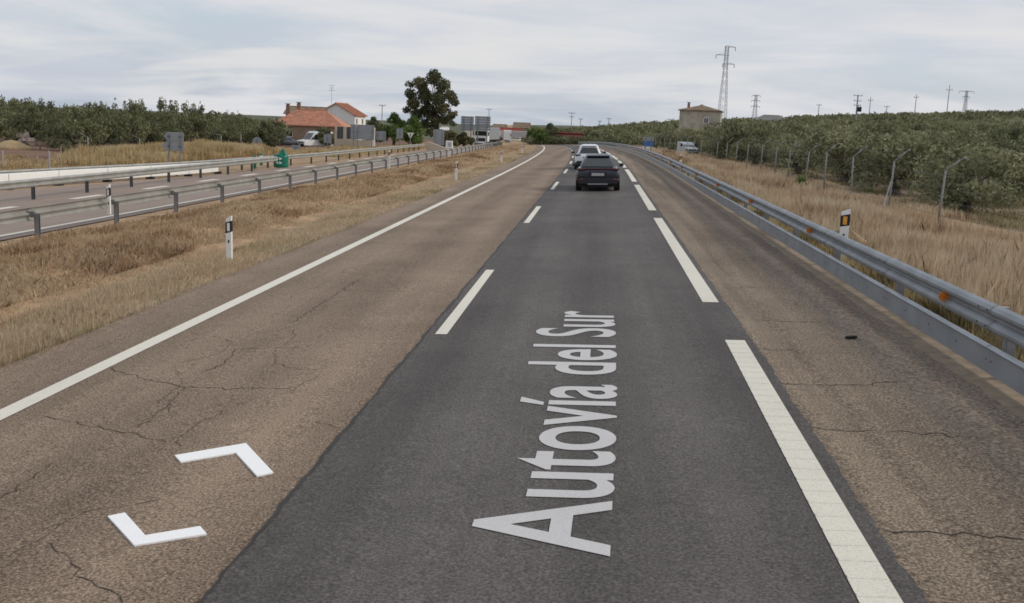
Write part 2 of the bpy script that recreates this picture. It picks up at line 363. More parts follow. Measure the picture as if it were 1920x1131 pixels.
# painted lines are parts of the road they lie on
strip('edge_line', [-5.63, -5.42], .006, M['paint'], road, -4, 330, .3)
y = 12.7
while y < 240:
    strip('lane_dash', [-2.085, -1.93], .0125, M['paint'], new, y, y + 6.0, 1.); y += 15.45
ED = lambda y: float(np.interp(y, [4.0, 12.5], [-.13, 0]))          # the line drifts towards the shoulder near the camera
y = -1.9
while y < 240:
    o = strip('edge_dash', [lambda y: 1.60 + ED(y), lambda y: 1.845 + ED(y)], .0125, M['paint'], new, y, y + 14.55, 1.)
    if y < 45:                                 # moulded ribs across the thermoplastic line
        rb = MB(); q = y + .1
        while q < y + 14.5:
            jit = random.uniform(-.012, .012)
            e_ = ED(q)
            rb.add([(1.604 + e_, q + jit, zr(1.604 + e_, 0) + .0135), (1.841 + e_, q + jit * .2, zr(1.841 + e_, 0) + .0135), (1.841 + e_, q + .022, zr(1.841 + e_, 0) + .017), (1.604 + e_, q + .022 + jit, zr(1.604 + e_, 0) + .017),
                    (1.841 + e_, q + .05, zr(1.841 + e_, 0) + .0135), (1.604 + e_, q + .05 + jit, zr(1.604 + e_, 0) + .0135)], [(0, 1, 2, 3), (3, 2, 4, 5)]); q += .245
        q = rb.build('line_ribs', M['paint'], o)
    y += 17.35
opp = bpy.data.objects['opposite_road']
strip('edge_line', [-14.75, -14.55], .006, M['paint'], opp, 8, 300, 2.)
for q in range(12):
    strip('ramp_dash', [-19.75, -19.35], .006, M['paint'], opp, 30.2 + q * 6.1, 32.6 + q * 6.1, 2.)
# street name and the two bracket marks on the lanes
cu = bpy.data.curves.new('road_lettering', 'FONT'); cu.body = 'Autov\u00eda del Sur'; cu.size = 1; cu.offset = .012; cu.fill_mode = 'FRONT' if hasattr(cu, 'fill_mode') else cu.fill_mode
to = bpy.data.objects.new('tmp', cu); COL.objects.link(to); bpy.context.view_layer.update()
me = bpy.data.meshes.new_from_object(to.evaluated_get(bpy.context.evaluated_depsgraph_get())); bpy.data.objects.remove(to)
co = np.empty(len(me.vertices) * 3); me.vertices.foreach_get('co', co); co = co.reshape(-1, 3)
lo, hi = co.min(0), co.max(0)
ya, yb = onroad(1140, 1047)[1], onroad(1145, 586)[1]
t = (co[:, 0] - lo[0]) / (hi[0] - lo[0])
ny = ya + t * (yb - ya); nx = .085 + .13 * np.sin(np.clip(t * 1.15, 0, 1) * 1.57) - np.maximum(co[:, 1], -.05) / .73 * (.95 + .12 * t)
co2 = np.stack([nx, ny, BANK * nx + .0135], 1)
me.vertices.foreach_set('co', co2.reshape(-1)); me.materials.clear(); me.materials.append(M['paint2']); me.update()
bm = bmesh.new(); bm.from_mesh(me); bmesh.ops.recalc_face_normals(bm, faces=bm.faces)
for f_ in bm.faces:
    if f_.normal.z < 0: f_.normal_flip()
bm.to_mesh(me); bm.free()
o = link('road_lettering', me, None, new); o['label'] = 'large white letters reading Autov\u00eda del Sur along the dark lane'
for pts in ([(327.7, 856.2), (461.1, 833.4), (512.6, 888.6), (482, 895.1), (442, 851.3), (339.2, 868.8)], [(202, 970.6), (234.4, 964.1), (272.5, 1006.8), (375.4, 989.6), (388, 1004.1), (252.3, 1025.8)]):
    q = [onroad(*p) for p in pts]; m_ = MB()
    top = [(s, y, zr(s, y) + .013) for s, y in q]; bot = [(s, y, zr(s, y) + .001) for s, y in q]
    m_.add(top + bot, [(0, 1, 2, 3, 4, 5)] + [(i, (i + 1) % 6, (i + 1) % 6 + 6, i + 6) for i in range(6)])
    bmx = m_.build('road_chevron', M['paint3'], road)
# cracks: thin dark ribbons lying in the old asphalt
def crack(pts, wd=.012, parent=None, seed=0):
    r_ = random.Random(seed); P2 = []
    for (a, c) in zip(pts[:-1], pts[1:]):
        L = math.dist(a, c); k = max(2, int(L / .07))
        for i in range(k):
            t_ = i / k; P2.append((a[0] + (c[0] - a[0]) * t_ + r_.gauss(0, .018), a[1] + (c[1] - a[1]) * t_ + r_.gauss(0, .025)))
    P2.append(pts[-1]); m_ = MB()
    for i, (s, y_) in enumerate(P2):
        a = P2[max(0, i - 1)]; c = P2[min(len(P2) - 1, i + 1)]; dx, dy = c[0] - a[0], c[1] - a[1]; L = math.hypot(dx, dy) or 1
        hw = wd * r_.uniform(.15, .9); nx_, ny_ = -dy / L * hw, dx / L * hw
        m_.v += [(s + nx_, y_ + ny_, zr(s, y_) + .004), (s - nx_, y_ - ny_, zr(s, y_) + .004)]
    for i in range(len(P2) - 1): m_.f.append((2 * i, 2 * i + 1, 2 * i + 3, 2 * i + 2))
    return m_.build('crack', M['crack'], parent)
for i, px in enumerate([[(80, 780), (215, 808), (300, 825), (340, 836)], [(205, 690), (270, 712), (345, 725), (300, 775), (258, 800)], [(345, 725), (430, 728), (545, 730)], [(375, 700), (425, 680), (445, 655), (560, 650)],
                        [(590, 792), (640, 803)], [(540, 608), (552, 602), (640, 545), (690, 515)], [(0, 935), (60, 900), (95, 870)], [(95, 1020), (170, 1090), (230, 1131)], [(640, 545), (760, 548)], [(455, 660), (500, 660)]]):
    crack([onroad(*p) for p in px], .0075, road, i)
for i, px in enumerate([[(1462, 720), (1530, 722), (1620, 722), (1700, 712)], [(1512, 804), (1600, 807), (1680, 809), (1850, 822)], [(1632, 992), (1740, 1000), (1830, 1003), (1920, 1012)], [(1425, 655), (1500, 658)], [(1400, 600), (1500, 604), (1560, 603)]]):
    crack([onroad(*p) for p in px], .012, sh, 40 + i)
for i in range(10):
    yy = 17 + i * 3.7; crack([(2.06, yy), (2.7, yy + random.uniform(-.1, .1)), (3.1, yy + random.uniform(-.2, .2))], .010, sh, 70 + i)
for i in range(16):
    r_ = random.Random(500 + i); s0_, y0_ = r_.uniform(-5.2, -2.6), 6 + i * 1.7 + r_.uniform(-.8, .8); a_ = r_.uniform(0, 6.28); P_ = [(s0_, y0_)]
    for k in range(4):
        a_ += r_.gauss(0, .5); q = (min(-2.35, max(-5.3, P_[-1][0] + .45 * math.cos(a_))), P_[-1][1] + .7 * math.sin(a_)); P_.append(q)
    crack(P_, .0045, road, 200 + i)
p0 = onroad(1597, 635)
mbx = MB(); mbx.box((p0[0], p0[1], zr(*p0) + .02), (.13, .06, .03), .5); mbx.box((p0[0] - .05, p0[1] - .03, zr(*p0) + .015), (.08, .05, .02), -.4)
tag(mbx.build('tyre_scrap', M['tyre'], None, bevel=.006), 'small black scrap of rubber lying on the right hard shoulder', 'rubber scrap')

# ------------------------------------------------------------------ guard rails
def wprofile():
    return [(.0, 0), (.045, .018), (.075, .055), (.075, .085), (.03, .125), (.0, .145), (.0, .165), (.03, .185), (.075, .225), (.075, .255), (.045, .292), (.0, .31)]
def beam_mesh(name, L, prof, m, thick=.006):
    b = MB(); n = len(prof)
    ring = [(x, z) for x, z in prof] + [(x - thick, z) for x, z in reversed(prof)]
    b.loft([[(x, 0, z) for x, z in ring], [(x, L, z) for x, z in ring]])
    return b.mesh(name, m)
W = wprofile()
FLAT = [(.0, 0), (.022, .012), (.022, .262), (.055, .272), (.062, .29), (.05, .308), (.015, .316)]
def align(o, a, c, root):
    d = (c - a); yv = d.normalized(); xv = yv.cross(Vector((0, 0, 1))).normalized(); zv = xv.cross(yv)
    o.matrix_basis = Matrix.Translation(a - root.location) @ Matrix((xv, yv, zv)).transposed().to_4x4()
def guardrail(label, sfun, y0, y1, face, beam_m, post_m, top=.78, dz=lambda s, y: 0, lower=False, reflect=None, postoff=.16, group=None, zf=zr, pstep=4.0, spacer=True):
    """face=+1: the beam's convex face looks to +s, -1: to -s"""
    gp = lambda y: Vector((sfun(y) + cur(y), y, zf(sfun(y), y) + dz(sfun(y), y)))
    root = empty('guard_rail', gp(y0)); tag(root, label, 'guard rail', group)
    L = pstep
    prof = [(x * face, z) for x, z in W]
    bme = beam_mesh('beam', L + .03, prof, beam_m); lme = beam_mesh('lower_beam', L - .014, [(x * face, z) for x, z in FLAT], M['steel_blue']) if lower else None
    pm = MB(); hgt = top - .13
    pm.add([(-.06, -.03, -.25), (.06, -.03, -.25), (.06, -.022, -.25), (-.06, -.022, -.25)] and [], []) if False else None
    pm.box((-.05, 0, hgt / 2 - .15), (.012, .09, hgt + .3)); pm.box((0, -.04, hgt / 2 - .15), (.1, .010, hgt + .3)); pm.box((0, .04, hgt / 2 - .15), (.1, .010, hgt + .3))
    pme = pm.mesh('post', post_m)
    sm = MB(); wdt = postoff - .05
    sm.box((-face * wdt / 2, 0, top - .155), (wdt, .07, .14)); sm.box((-face * wdt * .5, 0, top - .02), (wdt * .9, .1, .012)); spm = sm.mesh('spacer', post_m)
    bolts = MB()
    for yy in (.1, .35):
        for zz_ in (.07, .24): bolts.tube((face * .074, yy, zz_), (face * .088, yy, zz_), .014, n=6)
    bolm = bolts.mesh('bolts', M['dark_steel'])
    lb = MB()
    for yy in (.06, 1.0, 2.0, 3.0, L - .08): lb.tube((face * .018, yy, .15), (face * .032, yy, .15), .013, n=6)
    lbm = lb.mesh('bolts', M['dark_steel'])
    y = y0; k = 0
    while y < y1:
        a, c = gp(y), gp(y + L)
        o = link('beam', bme, None, root); align(o, a + Vector((0, 0, top - .31)), c + Vector((0, 0, top - .31)), root)
        if lower:
            o2 = link('lower_beam', lme, None, root); align(o2, a + Vector((.02 * face, 0, .035)), c + Vector((.02 * face, 0, .035)), root)
        if lower and y < 40:
            q = link('bolts', bolm, None, o); q['kind'] = 'stuff'; q = link('bolts', lbm, None, o2); q['kind'] = 'stuff'
        o = link('post', pme, None, root, a + Vector((-face * postoff, 0, 0)) - root.location); o.rotation_euler = (random.gauss(0, .01), random.gauss(0, .012), -math.atan(dcur(y)))
        if spacer:
            o = link('spacer', spm, None, root, a - root.location)
        if reflect and k % 2 == reflect[0]:
            q = reflect[1]; o = link('reflector', q, None, root, a + Vector((face * .03, 1.5, top - .155)) - root.location)
        y += L; k += 1
    return root
rf = MB(); rf.tube((-.045, 0, 0), (-.015, 0, 0), .02, n=8); rf.tube((-.045, -.012, 0), (-.045, 0, 0), .062, .06, n=16); RF = rf.mesh('reflector', M['orange'])
guardrail('galvanised double-beam guard rail with orange reflectors along the right hard shoulder', lambda y: 4.22, 3.0, 232, -1, M['steel'], M['steel2'], .78, lower=True, reflect=(0, RF))
guardrail('galvanised single-beam guard rail on grey posts behind the dry grass median', lambda y: -13.45, 11.0, 232, -1, M['rail_pale'], M['steel2'], .78, zf=lambda s, y: hs(s, y) - .02)
SEC = lambda y: float(np.interp(y, [0, 60, 70], [-20.7, -20.7, -20.5]))
guardrail('pale guard rail on short dark posts between the opposite lanes and their exit ramp', SEC, 28, 63, 1, M['rail_pale'], M['dark_steel'], .78, pstep=4.0)
OUT = lambda y: float(np.interp(y, *RAMP)) - .55
guardrail('outer guard rail of the opposite road, running below the golden grass', OUT, 34, 128, 1, M['rail_pale'], M['dark_steel'], .75, zf=hs)
# white barrier beside the exit ramp
q0 = Vector((-30.6, 46.5, 0)); root = empty('white_barrier', (OUT(37.5) + .5, 37.5, H(OUT(37.5) + .5, 37.5))); tag(root, 'low bright white barrier of smooth panels on dark feet beside the exit ramp', 'barrier')
for i in range(6):
    ya_, yb_ = 37.5 + i * 3.3, 37.5 + (i + 1) * 3.3; A = Vector((OUT(ya_) + .5, ya_, 0)); Bq = Vector((OUT(yb_) + .5, yb_, 0))
    A.z = H(A.x, A.y) + .1; Bq.z = H(Bq.x, Bq.y) + .1; d = (Bq - A); L = math.hypot(d.x, d.y)
    m_ = MB(); m_.prism([(.02, 0), (L - .02, 0), (L - .02, .56), (.02, .56)], -.06, .06)
    o = m_.build('barrier_panel', M['white'], root, A - root.location, bevel=.02); o.rotation_euler = (0, -math.atan2(Bq.z - A.z, L), math.atan2(d.y, d.x))
    m_ = MB(); m_.box((0, 0, 0), (.35, .3, .14)); m_.box((0, -.09, .28), (.05, .03, .3)); m_.build('foot', M['black'], root, Bq - root.location + Vector((0, 0, -.06)))

# ------------------------------------------------------------------ delineators
def delineator(p, h=1.05, label='', style='black', grp=None, w_=.12, rz=0.):
    root = empty('delineator', p, rz); tag(root, label, 'marker post', grp)
    m_ = MB(); m_.prism([(-w_ / 2, -.15), (w_ / 2, -.15), (w_ / 2, h), (-w_ / 2, h - .07)], -.03, .03); m_.build('post', M['white'], root, bevel=.008)
    m_ = MB(); z0, z1 = h - .36, h - .14
    m_.prism([(-w_ / 2 - .004, z0), (w_ / 2 + .004, z0 + .04), (w_ / 2 + .004, z1 + .04), (-w_ / 2 - .004, z1)], -.035, .035); m_.build('black_band', M['black'], root)
    m_ = MB(); m_.box((0, -.038, (z0 + z1) / 2 + .02), (w_ * .45, .012, .16)); m_.build('reflector', M['amber'] if style == 'amber' else M['white'], root)
    m_ = MB(); m_.box((0, -.034, h - .52), (.03, .008, .06)); m_.build('number_mark', M['black'], root)
    return root
s_, y_ = onroad(430, 487)
delineator((s_ + .0, y_, hs(s_, y_)), .90, 'white marker post with black band in the dry median grass, nearest of its row', 'black', 'white marker posts along the median')
for px, Y, lab in ((914, 51, 'white marker post with black top, second of the row beside the left edge line'), (968, 76, 'small far white marker post beside the left edge line, third of its row'), (998, 104, 'tiny farthest white marker post where the left edge line bends')):
    p = base(px, Y, 310); p.x = cur(Y) - 7.2; p.z = H(p.x, Y); delineator(p, .95, lab, 'black', 'white marker posts along the median')
p = P(1583, 430, 20.3); p.z = zr(4.95, 20.3) - .05; delineator(p, 1.12, 'white marker post with amber reflector standing behind the right guard rail', 'amber', None, .17, -.25)
p = Vector((5.0 + cur(64), 64, 0)); p.z = H(p.x, 64); delineator(p, 1.0, 'small marker post with reddish reflector beyond the far end of the right guard rail', 'amber', None, .13)
p = Vector((-13.3, 26.6, zr(-13.4, 26.6) + .45)); delineator(p, .68, 'white marker post fixed to the median guard rail, in front of the ramp dashes', 'black', 'white marker posts on the median rail', .09)
p = Vector((-13.3, 64, zr(-13.4, 64) + .2)); p.x += cur(64); delineator(p, 1.0, 'white and orange marker post on the median guard rail, below the yield sign', 'amber', 'white marker posts on the median rail', .12)
p = base(853, 95, 285); p.x = cur(95) - 13.6; root = empty('white_cabinet', (p.x, 95, H(p.x, 95))); tag(root, 'white box on a short post at the median guard rail', 'cabinet')
m_ = MB(); m_.box((0, 0, 1.05), (.62, .35, .75)); m_.build('box', M['white'], root, bevel=.02); m_ = MB(); m_.box((0, 0, .35), (.3, .2, .72)); m_.build('post', M['white'], root)
m_ = MB(); m_.box((.05, -.18, 1.08), (.35, .012, .4)); m_.build('door', M['plate'], root)

# ------------------------------------------------------------------ gore nose, bollards
p = P(525, 300, 66); root = empty('gore_nose', (p.x, 66, zr(p.x - cur(66), 66))); tag(root, 'dark green plastic gore nose with white arrows at the ramp split', 'gore marker')
m_ = MB(); rings = []
for z, r in ((0, .46), (.1, .5), (.72, .5), (.85, .44), (.9, .3)):
    rings.append([(r * math.cos(a), .25 - r * math.sin(a), z) for a in np.linspace(0, math.pi, 13)] + [(-r, .35, z), (r, .35, z)][0:0])
m_.loft(rings); m_.build('shell', M['green'], root, smooth=False)
m_ = MB(); m_.loft([[(-.05, .2, .85), (.42, .2, .85), (.42, -.12, .85), (-.05, -.16, .85)], [(.12, .15, 1.22), (.22, .15, 1.22), (.22, .05, 1.22), (.12, .05, 1.22)]]); m_.build('peak', M['green'], root)
for sx in (-1, 1):
    a0 = R(90 - 12); 
    for k in range(2):
        z = .22 + k * .27
        pts = []
        for (da, dz_) in ((4, .0), (26, .1), (4, .2)):
            ang = R(90) + sx * R(da); pts.append((.512 * math.cos(ang), .25 - .512 * math.sin(ang), z + dz_))
        MB().add(pts, [(0, 1, 2)]).build('white_arrow', M['white'], root)
for i, (px, Y, lab) in enumerate(((478, 64, 'green bollard with white bands left of the gore nose, the nearer of two'), (490, 69, 'green bollard with white bands left of the gore nose, the farther of two'))):
    p = P(px, 312, Y); root = empty('bollard', (p.x, Y, zr(p.x - cur(Y), Y))); tag(root, lab, 'bollard', 'green bollards at the ramp split')
    m_ = MB(); m_.tube((0, 0, 0), (0, 0, .8), .1, .095, 12); m_.tube((0, 0, .8), (0, 0, .86), .095, .05, 12); m_.build('tube', M['green'], root)
    for z in (.35, .6):
        m_ = MB(); m_.tube((0, 0, z), (0, 0, z + .1), .102, .102, 12, cap=False); m_.build('band', M['white'], root)

# ------------------------------------------------------------------ signs
def sign(label, px, Y, top, shapes, posts, m_panel='sign_back', py=280, name='road_sign', rz=0.):
    """shapes: polygons in metres (x, z measured from top down as negative)"""
    g = base(px, Y, py); root = empty(name, g, rz); tag(root, label, 'road sign'); ht = topz(px, top, Y) - g.z
    for i, (poly, ml) in enumerate(shapes):
        m_ = MB(); m_.prism([(x, ht + z) for x, z in poly], -.02, .02); o = m_.build('panel', M[ml], root)
    for x in posts:
        m_ = MB(); m_.box((x, -.05, (ht - .1) / 2), (.09, .06, ht - .1)); m_.build('post', M['steel2'], root)
        for i, (poly, ml) in enumerate(shapes):
            zc = sum(q[1] for q in poly) / len(poly)
            if abs(x) < max(q[0] for q in poly) + .01:
                m_ = MB(); m_.box((x, -.085, ht + zc), (.14, .02, .07)); m_.build('clamp', M['dark_steel'], root)
    return root
disc = lambda r, cz, n=20: [(r * math.cos(2 * math.pi * i / n), cz + r * math.sin(2 * math.pi * i / n)) for i in range(n)]
rect = lambda x0, x1, z0, z1: [(x0, z0), (x1, z0), (x1, z1), (x0, z1)]
sign('grey backs of two stacked arrow-shaped direction signs pointing left on two posts', 327, 58, 248,
     [([(-.62, -.25), (-.4, -.52), (.55, -.52), (.55, 0), (-.4, 0)], 'sign_back'), ([(-.78, -.82), (-.5, -1.08), (.58, -1.08), (.58, -.56), (-.5, -.56)], 'sign_back')], (-.32, .36))
sign('grey back of a round sign on a post before the dark olive trees', 482, 92, 257, [(disc(.45, -.45), 'sign_back')], (0,))
sign('grey back of a rectangular sign with dark centre post, right of the white van', 614, 110, 252, [(rect(-.42, .42, -.95, 0), 'sign_back')], (0,))
sign('wide grey back of a large panel sign in front of the porch wall', 680, 118, 234, [(rect(-1.45, -.75, -1.75, 0), 'sign_back'), (rect(-.72, 1.35, -1.7, 0), 'sign_back')], (-1.1, -.6, 1.1))
sign('grey back of a low square sign right of the porch wall', 714, 125, 246, [(rect(-.6, .6, -1.1, 0), 'sign_back')], (-.4, .4))
sign('narrow tall grey sign back in front of the bright green trees', 749, 130, 241, [(rect(-.42, .42, -1.3, 0), 'sign_back')], (0,))
sign('triangular yield sign point down beneath the bright green trees', 769, 132, 249, [([(-.45, 0), (0, -.8), (.45, 0)], 'white')], (0,))
sign('tall grey panel back of a sign beside the big tree trunk', 822, 138, 243, [(rect(-.75, .75, -2.1, 0), 'sign_back')], (-.5, .5))
sign('small blue-grey sign back below the white van', 555, 100, 272, [(rect(-.45, .45, -.8, 0), 'sign_back')], (0,), py=285)
o = sign('blue rectangular sign with white foot beside the far right fence', 1215, 110, 257, [(rect(-.55, .55, -1.0, -.42), 'blue'), (rect(-.55, .55, -.40, 0), 'sign_back'), (rect(-.6, .4, -1.25, -1.03), 'white')], (-.3, .3), py=280)
# tall double panel on frames above the trucks
for (x0, x1, lab) in ((863, 887, 'left of two tall square sign backs on posts above the white truck'), (889, 918, 'right and wider of two tall square sign backs above the white truck')):
    Y = 165; pc = (x0 + x1) / 2; g = base(pc, Y, 275); hw = (x1 - x0) / 2 * Y / F; root = empty('gantry_sign', g); tag(root, lab, 'road sign', 'tall sign backs above the trucks')
    zt, zb = topz(pc, 218, Y) - g.z, topz(pc, 245, Y) - g.z
    m_ = MB(); nn = 6
    for i in range(nn):
        z0 = zb + (zt - zb) * i / nn; z1 = zb + (zt - zb) * (i + 1) / nn - .03
        m_ = MB(); m_.box((0, 0, (z0 + z1) / 2), (2 * hw, .06, z1 - z0)); m_.build('panel', M['sign_back'], root)
    for x in (-hw * .6, hw * .6):
        m_ = MB(); m_.box((x, -.09, zt / 2), (.16, .12, zt)); m_.build('post', M['steel2'], root)

# ------------------------------------------------------------------ fences
fb = MB(); fb.tube((0, 0, -.2), (0, 0, 1.82), .032, n=8); fb.tube((0, 0, 1.8), (.36, 0, 2.16), .027, n=8); fb.tube((.36, 0, 2.16), (.5, 0, 2.25), .026, .022, n=8); FP = fb.mesh('post', M['fence_post'], True)
posts = [(1767, 31), (1671, 37.0), (1598, 43.0), (1546, 48.5), (1509, 53.5), (1476, 58.5), (1451, 63), (1424, 68.5), (1397, 75), (1377, 81.5)]
Yq = 88.
FX = lambda Y: 11.0 + cur(Y)
while Yq < 170: posts.append((None, Yq)); Yq += 6
posts = [(None, 19.5), (None, 25.2)] + posts
root = empty('wire_fence', (FX(20), 20, H(FX(20), 20))); tag(root, 'wire fence on grey posts with bent tops beside the right-hand olive grove', 'fence')
pp = []
for px, Y in posts:
    x = FX(Y) if px is None else P(px, 340, Y).x
    p = Vector((x, Y, H(x, Y))); pp.append(p); o = link('post', FP, None, root, p - root.location); o.rotation_euler = (random.gauss(0, .015), random.gauss(.0, .02), random.gauss(-.1, .08)); o.scale = (1, 1, random.uniform(.95, 1.02))
def wires(pp, root, hs_, r=.006, off=0.):
    m_ = MB()
    for h_ in hs_:
        for a, c in zip(pp[:-1], pp[1:]):
            mid = (a + c) / 2 + Vector((off, 0, h_ - .02)); m_.tube(a + Vector((off, 0, h_)) - root.location, mid - root.location, r, n=4, cap=False); m_.tube(mid - root.location, c + Vector((off, 0, h_)) - root.location, r, n=4, cap=False)
    return m_
wires(pp, root, (.05, .4, .8, 1.2, 1.6)).build('wires', M['dark_steel'], root); m_ = wires(pp, root, (2.1,), off=.3); m_.build('barbed_wire', M['dark_steel'], root)
m_ = MB()                                     # mesh between the posts
for a, c in zip(pp[:-1], pp[1:]):
    if a.y > 70: break
    L = (c - a).length; k = int(L / .3)
    for i in range(k):
        q = a.lerp(c, i / k) - root.location; m_.tube(q + Vector((0, 0, .03)), q + Vector((0, 0, 1.7)), .0025, n=3, cap=False)
o = m_.build('wire_mesh', M['dark_steel'], root); o['kind'] = 'stuff'
m_ = MB(); p = pp[3] - root.location; m_.tube(p + Vector((-.55, -1.0, -.1)), p + Vector((0, 0, 1.1)), .028, n=8); m_.build('brace', M['fence_post'], root)
root = empty('wire_fence', base(60, 82)); tag(root, 'broken line of pale posts with bent tops along the left-hand grove edge', 'fence'); pl = []
for px, Y, top in ((-40, 80, 255), (75, 77, 262), (165, 72, 252), (262, 84, 256), (415, 96, 252), (452, 100, 250)):
    p = base(px, Y); pl.append(p); h_ = topz(px, top, Y) - p.z; o = link('post', FP, None, root, p - root.location); o.scale = (-1.4, 1, h_ / 2.1); o.rotation_euler = (0, 0, .1)
wires(pl, root, (.5, 1.0, 1.5)).build('wires', M['dark_steel'], root)
for px, Y, lab in ((5, 52, 'short straight pale post behind the left end of the white barrier'), (92, 54, 'short straight pale post behind the middle of the white barrier')):
    p = base(px, Y, 300); m_ = MB(); h_ = topz(px, 284, Y) - p.z; m_.tube((0, 0, -.1), (0, 0, h_), .05, n=8); m_.tube((0, 0, h_), (0, 0, h_ + .04), .05, .01, n=8)
    o = m_.build('marker_pole', M['pole'], None, p); tag(o, lab, 'pole', 'short poles behind the white barrier')

# ------------------------------------------------------------------ vehicles
def panel(b, c4, u0, u1, v0, v1, off):
    a0, a1, b0, b1 = (Vector(q) for q in c4)   # a0->a1 bottom edge, b0->b1 top edge
    f_ = lambda u, v: (a0.lerp(a1, u)).lerp(b0.lerp(b1, u), v)
    nrm = (a1 - a0).cross(b0 - a0).normalized() * off
    q = [f_(u0, v0), f_(u1, v0), f_(u1, v1), f_(u0, v1)]
    b.add([p + nrm for p in q] + [p - nrm * .5 for p in q], [(0, 1, 2, 3), (0, 4, 5, 1), (1, 5, 6, 2), (2, 6, 7, 3), (3, 7, 4, 0)])
def wheel(root, x, y, r=.34, w_=.24):
    m_ = MB(); rings = []
    for dx, rr in ((-w_ / 2, r * .72), (-w_ / 2, r * .93), (-w_ / 2 + .03, r), (w_ / 2 - .03, r), (w_ / 2, r * .93), (w_ / 2, r * .72)):
        rings.append([(x + dx, y + rr * math.cos(a), r + rr * math.sin(a)) for a in np.linspace(0, 2 * math.pi, 20, endpoint=False)])
    m_.loft(rings); t_ = m_.build('wheel', M['tyre'], root)
    sgn = 1 if x > 0 else -1; m_ = MB(); m_.tube((x + sgn * (w_ / 2 - .01), y, r), (x + sgn * (w_ / 2 + .006), y, r), r * .68, r * .6, 16); m_.build('rim', M['rim'], t_)
def car(name, label, loc, rz, paint, L=4.45, Wd=1.84, Ht=1.52, bank=0., tailm='tail', bar=True, estate=.5, clear=.28, low='trim'):
    root = empty(name, loc, rz); root.rotation_euler[1] = -bank; tag(root, label, 'car'); hw = Wd / 2
    b = MB(); rings = []
    for y, wf, zl, zh in ((.0, .86, .46, .86), (.10, .95, .34, .97), (.45, .99, clear, 1.0), (1.0, 1.0, clear - .02, 1.0), (2.2, .985, clear - .03, .98), (3.3, .99, clear - .02, .96), (L - .45, .95, clear, .86), (L - .1, .86, .34, .76), (L, .74, .42, .64)):
        h = hw * wf; half = [(.6 * h, zl), (.97 * h, zl + .05), (h, zl + .22), (.985 * h, zl + .6 * (zh - zl)), (.93 * h, zh - .05), (.8 * h, zh)]
        rings.append([(x, y, z) for x, z in half] + [(-x, y, z) for x, z in reversed(half)])
    b.loft(rings); b.build('body', paint, root, smooth=True, sub=2)
    # cabin
    cb = .86 * hw; ct = .575 * hw; zb = .93; zt = Ht
    yb0, yb1, yt0, yt1 = .16, L - 1.15, estate, L - 2.05
    A = [(-cb, yb0, zb), (cb, yb0, zb), (cb, yb1, zb), (-cb, yb1, zb)]; T = [(-ct, yt0, zt - .09), (ct, yt0, zt - .09), (ct * .98, yt1, zt - .04), (-ct * .98, yt1, zt - .04)]
    Mid = [(-ct * 1.0, (yt0 + yt1) / 2, zt), (ct, (yt0 + yt1) / 2, zt)]
    b = MB(); b.add(A + T + Mid, [(3, 2, 1, 0), (0, 1, 5, 4), (2, 3, 7, 6), (4, 5, 9, 8), (8, 9, 6, 7), (1, 2, 6, 9, 5), (3, 0, 4, 8, 7)])
    o = b.build('cabin', paint, root, bevel=.17, smooth=True); o.modifiers[0].segments = 5
    b = MB(); panel(b, (A[0], A[1], T[0], T[1]), .10, .90, .16, .80, .012); b.build('rear_window', M['glass'], root, bevel=.01)
    b = MB(); panel(b, (A[2], A[3], T[2], T[3]), .08, .92, .1, .9, .012); b.build('windscreen', M['glass'], root)
    for a0, a1, t0, t1 in ((A[1], A[2], T[1], T[2]), (A[3], A[0], T[3], T[0])):
        for u0, u1 in ((.1, .46), (.49, .86)):
            b = MB(); panel(b, (a0, a1, t0, t1), u0, u1, .22, .86, .012); b.build('side_window', M['glass'], root)
    b = MB(); b.prism([(-ct * .92, zt - .115), (ct * .92, zt - .115), (ct * .88, zt - .065), (-ct * .88, zt - .065)], yt0 - .1, yt0 + .15); b.build('spoiler', paint, root, bevel=.02)
    if bar:
        b = MB(); b.box((0, .085, .93), (hw * 1.5, .14, .045)); b.build('light_bar', M[tailm], root, bevel=.012)
    for sx in (-1, 1):
        b = MB(); b.prism([(sx * hw * .58, .885), (sx * hw * .93, .86), (sx * hw * .95, .95), (sx * hw * .58, .955)], -.005, .22); b.build('tail_lamp', M[tailm], root, bevel=.015)
        b = MB(); b.box((sx * hw * .74, -.005, .50), (.12, .05, .035)); b.build('rear_reflector', M['red'] if bar else M['trim'], root, bevel=.01)
        b = MB(); b.box((sx * (hw + .09), L - 1.72, 1.0), (.19, .12, .14)); b.build('mirror', M['trim'] if not bar else paint, root, bevel=.03)
    b = MB(); b.prism([(-hw * .86, .30), (hw * .86, .30), (hw * .93, .46), (hw * .80, .55), (-hw * .80, .55), (-hw * .93, .46)], -.015, .35); b.build('rear_bumper', M[low], root, bevel=.03)
    b = MB(); b.box((0, -.02, .30), (hw * .9, .06, .06)); b.build('diffuser', M['rim'], root, bevel=.01)
    b = MB(); b.box((0, -.005, .70), (.52, .03, .115)); b.build('number_plate', M['plate'], root)
    b = MB(); b.box((0, .02, .70), (.78, .03, .2)); b.build('plate_recess', M['trim'], root, bevel=.01)
    for x in (-1, 1):
        for y in (.72, L - .88): wheel(root, x * (hw - .13), y)
    b = MB(); b.box((0, L / 2, .27), (hw * 1.7, L * .86, .16)); b.build('underbody', M['trim'], root)
    return root
Yc = 42.4; sx = -.06
car('suv', 'dark navy SUV with rear lamp bar driving in the right lane, nearest car', (sx + cur(Yc), Yc, zr(sx, Yc) + .007), 0, M['navy'], Wd=1.86, Ht=1.52, bank=_b, estate=.9)
Yc = 63.8; sx = -.62
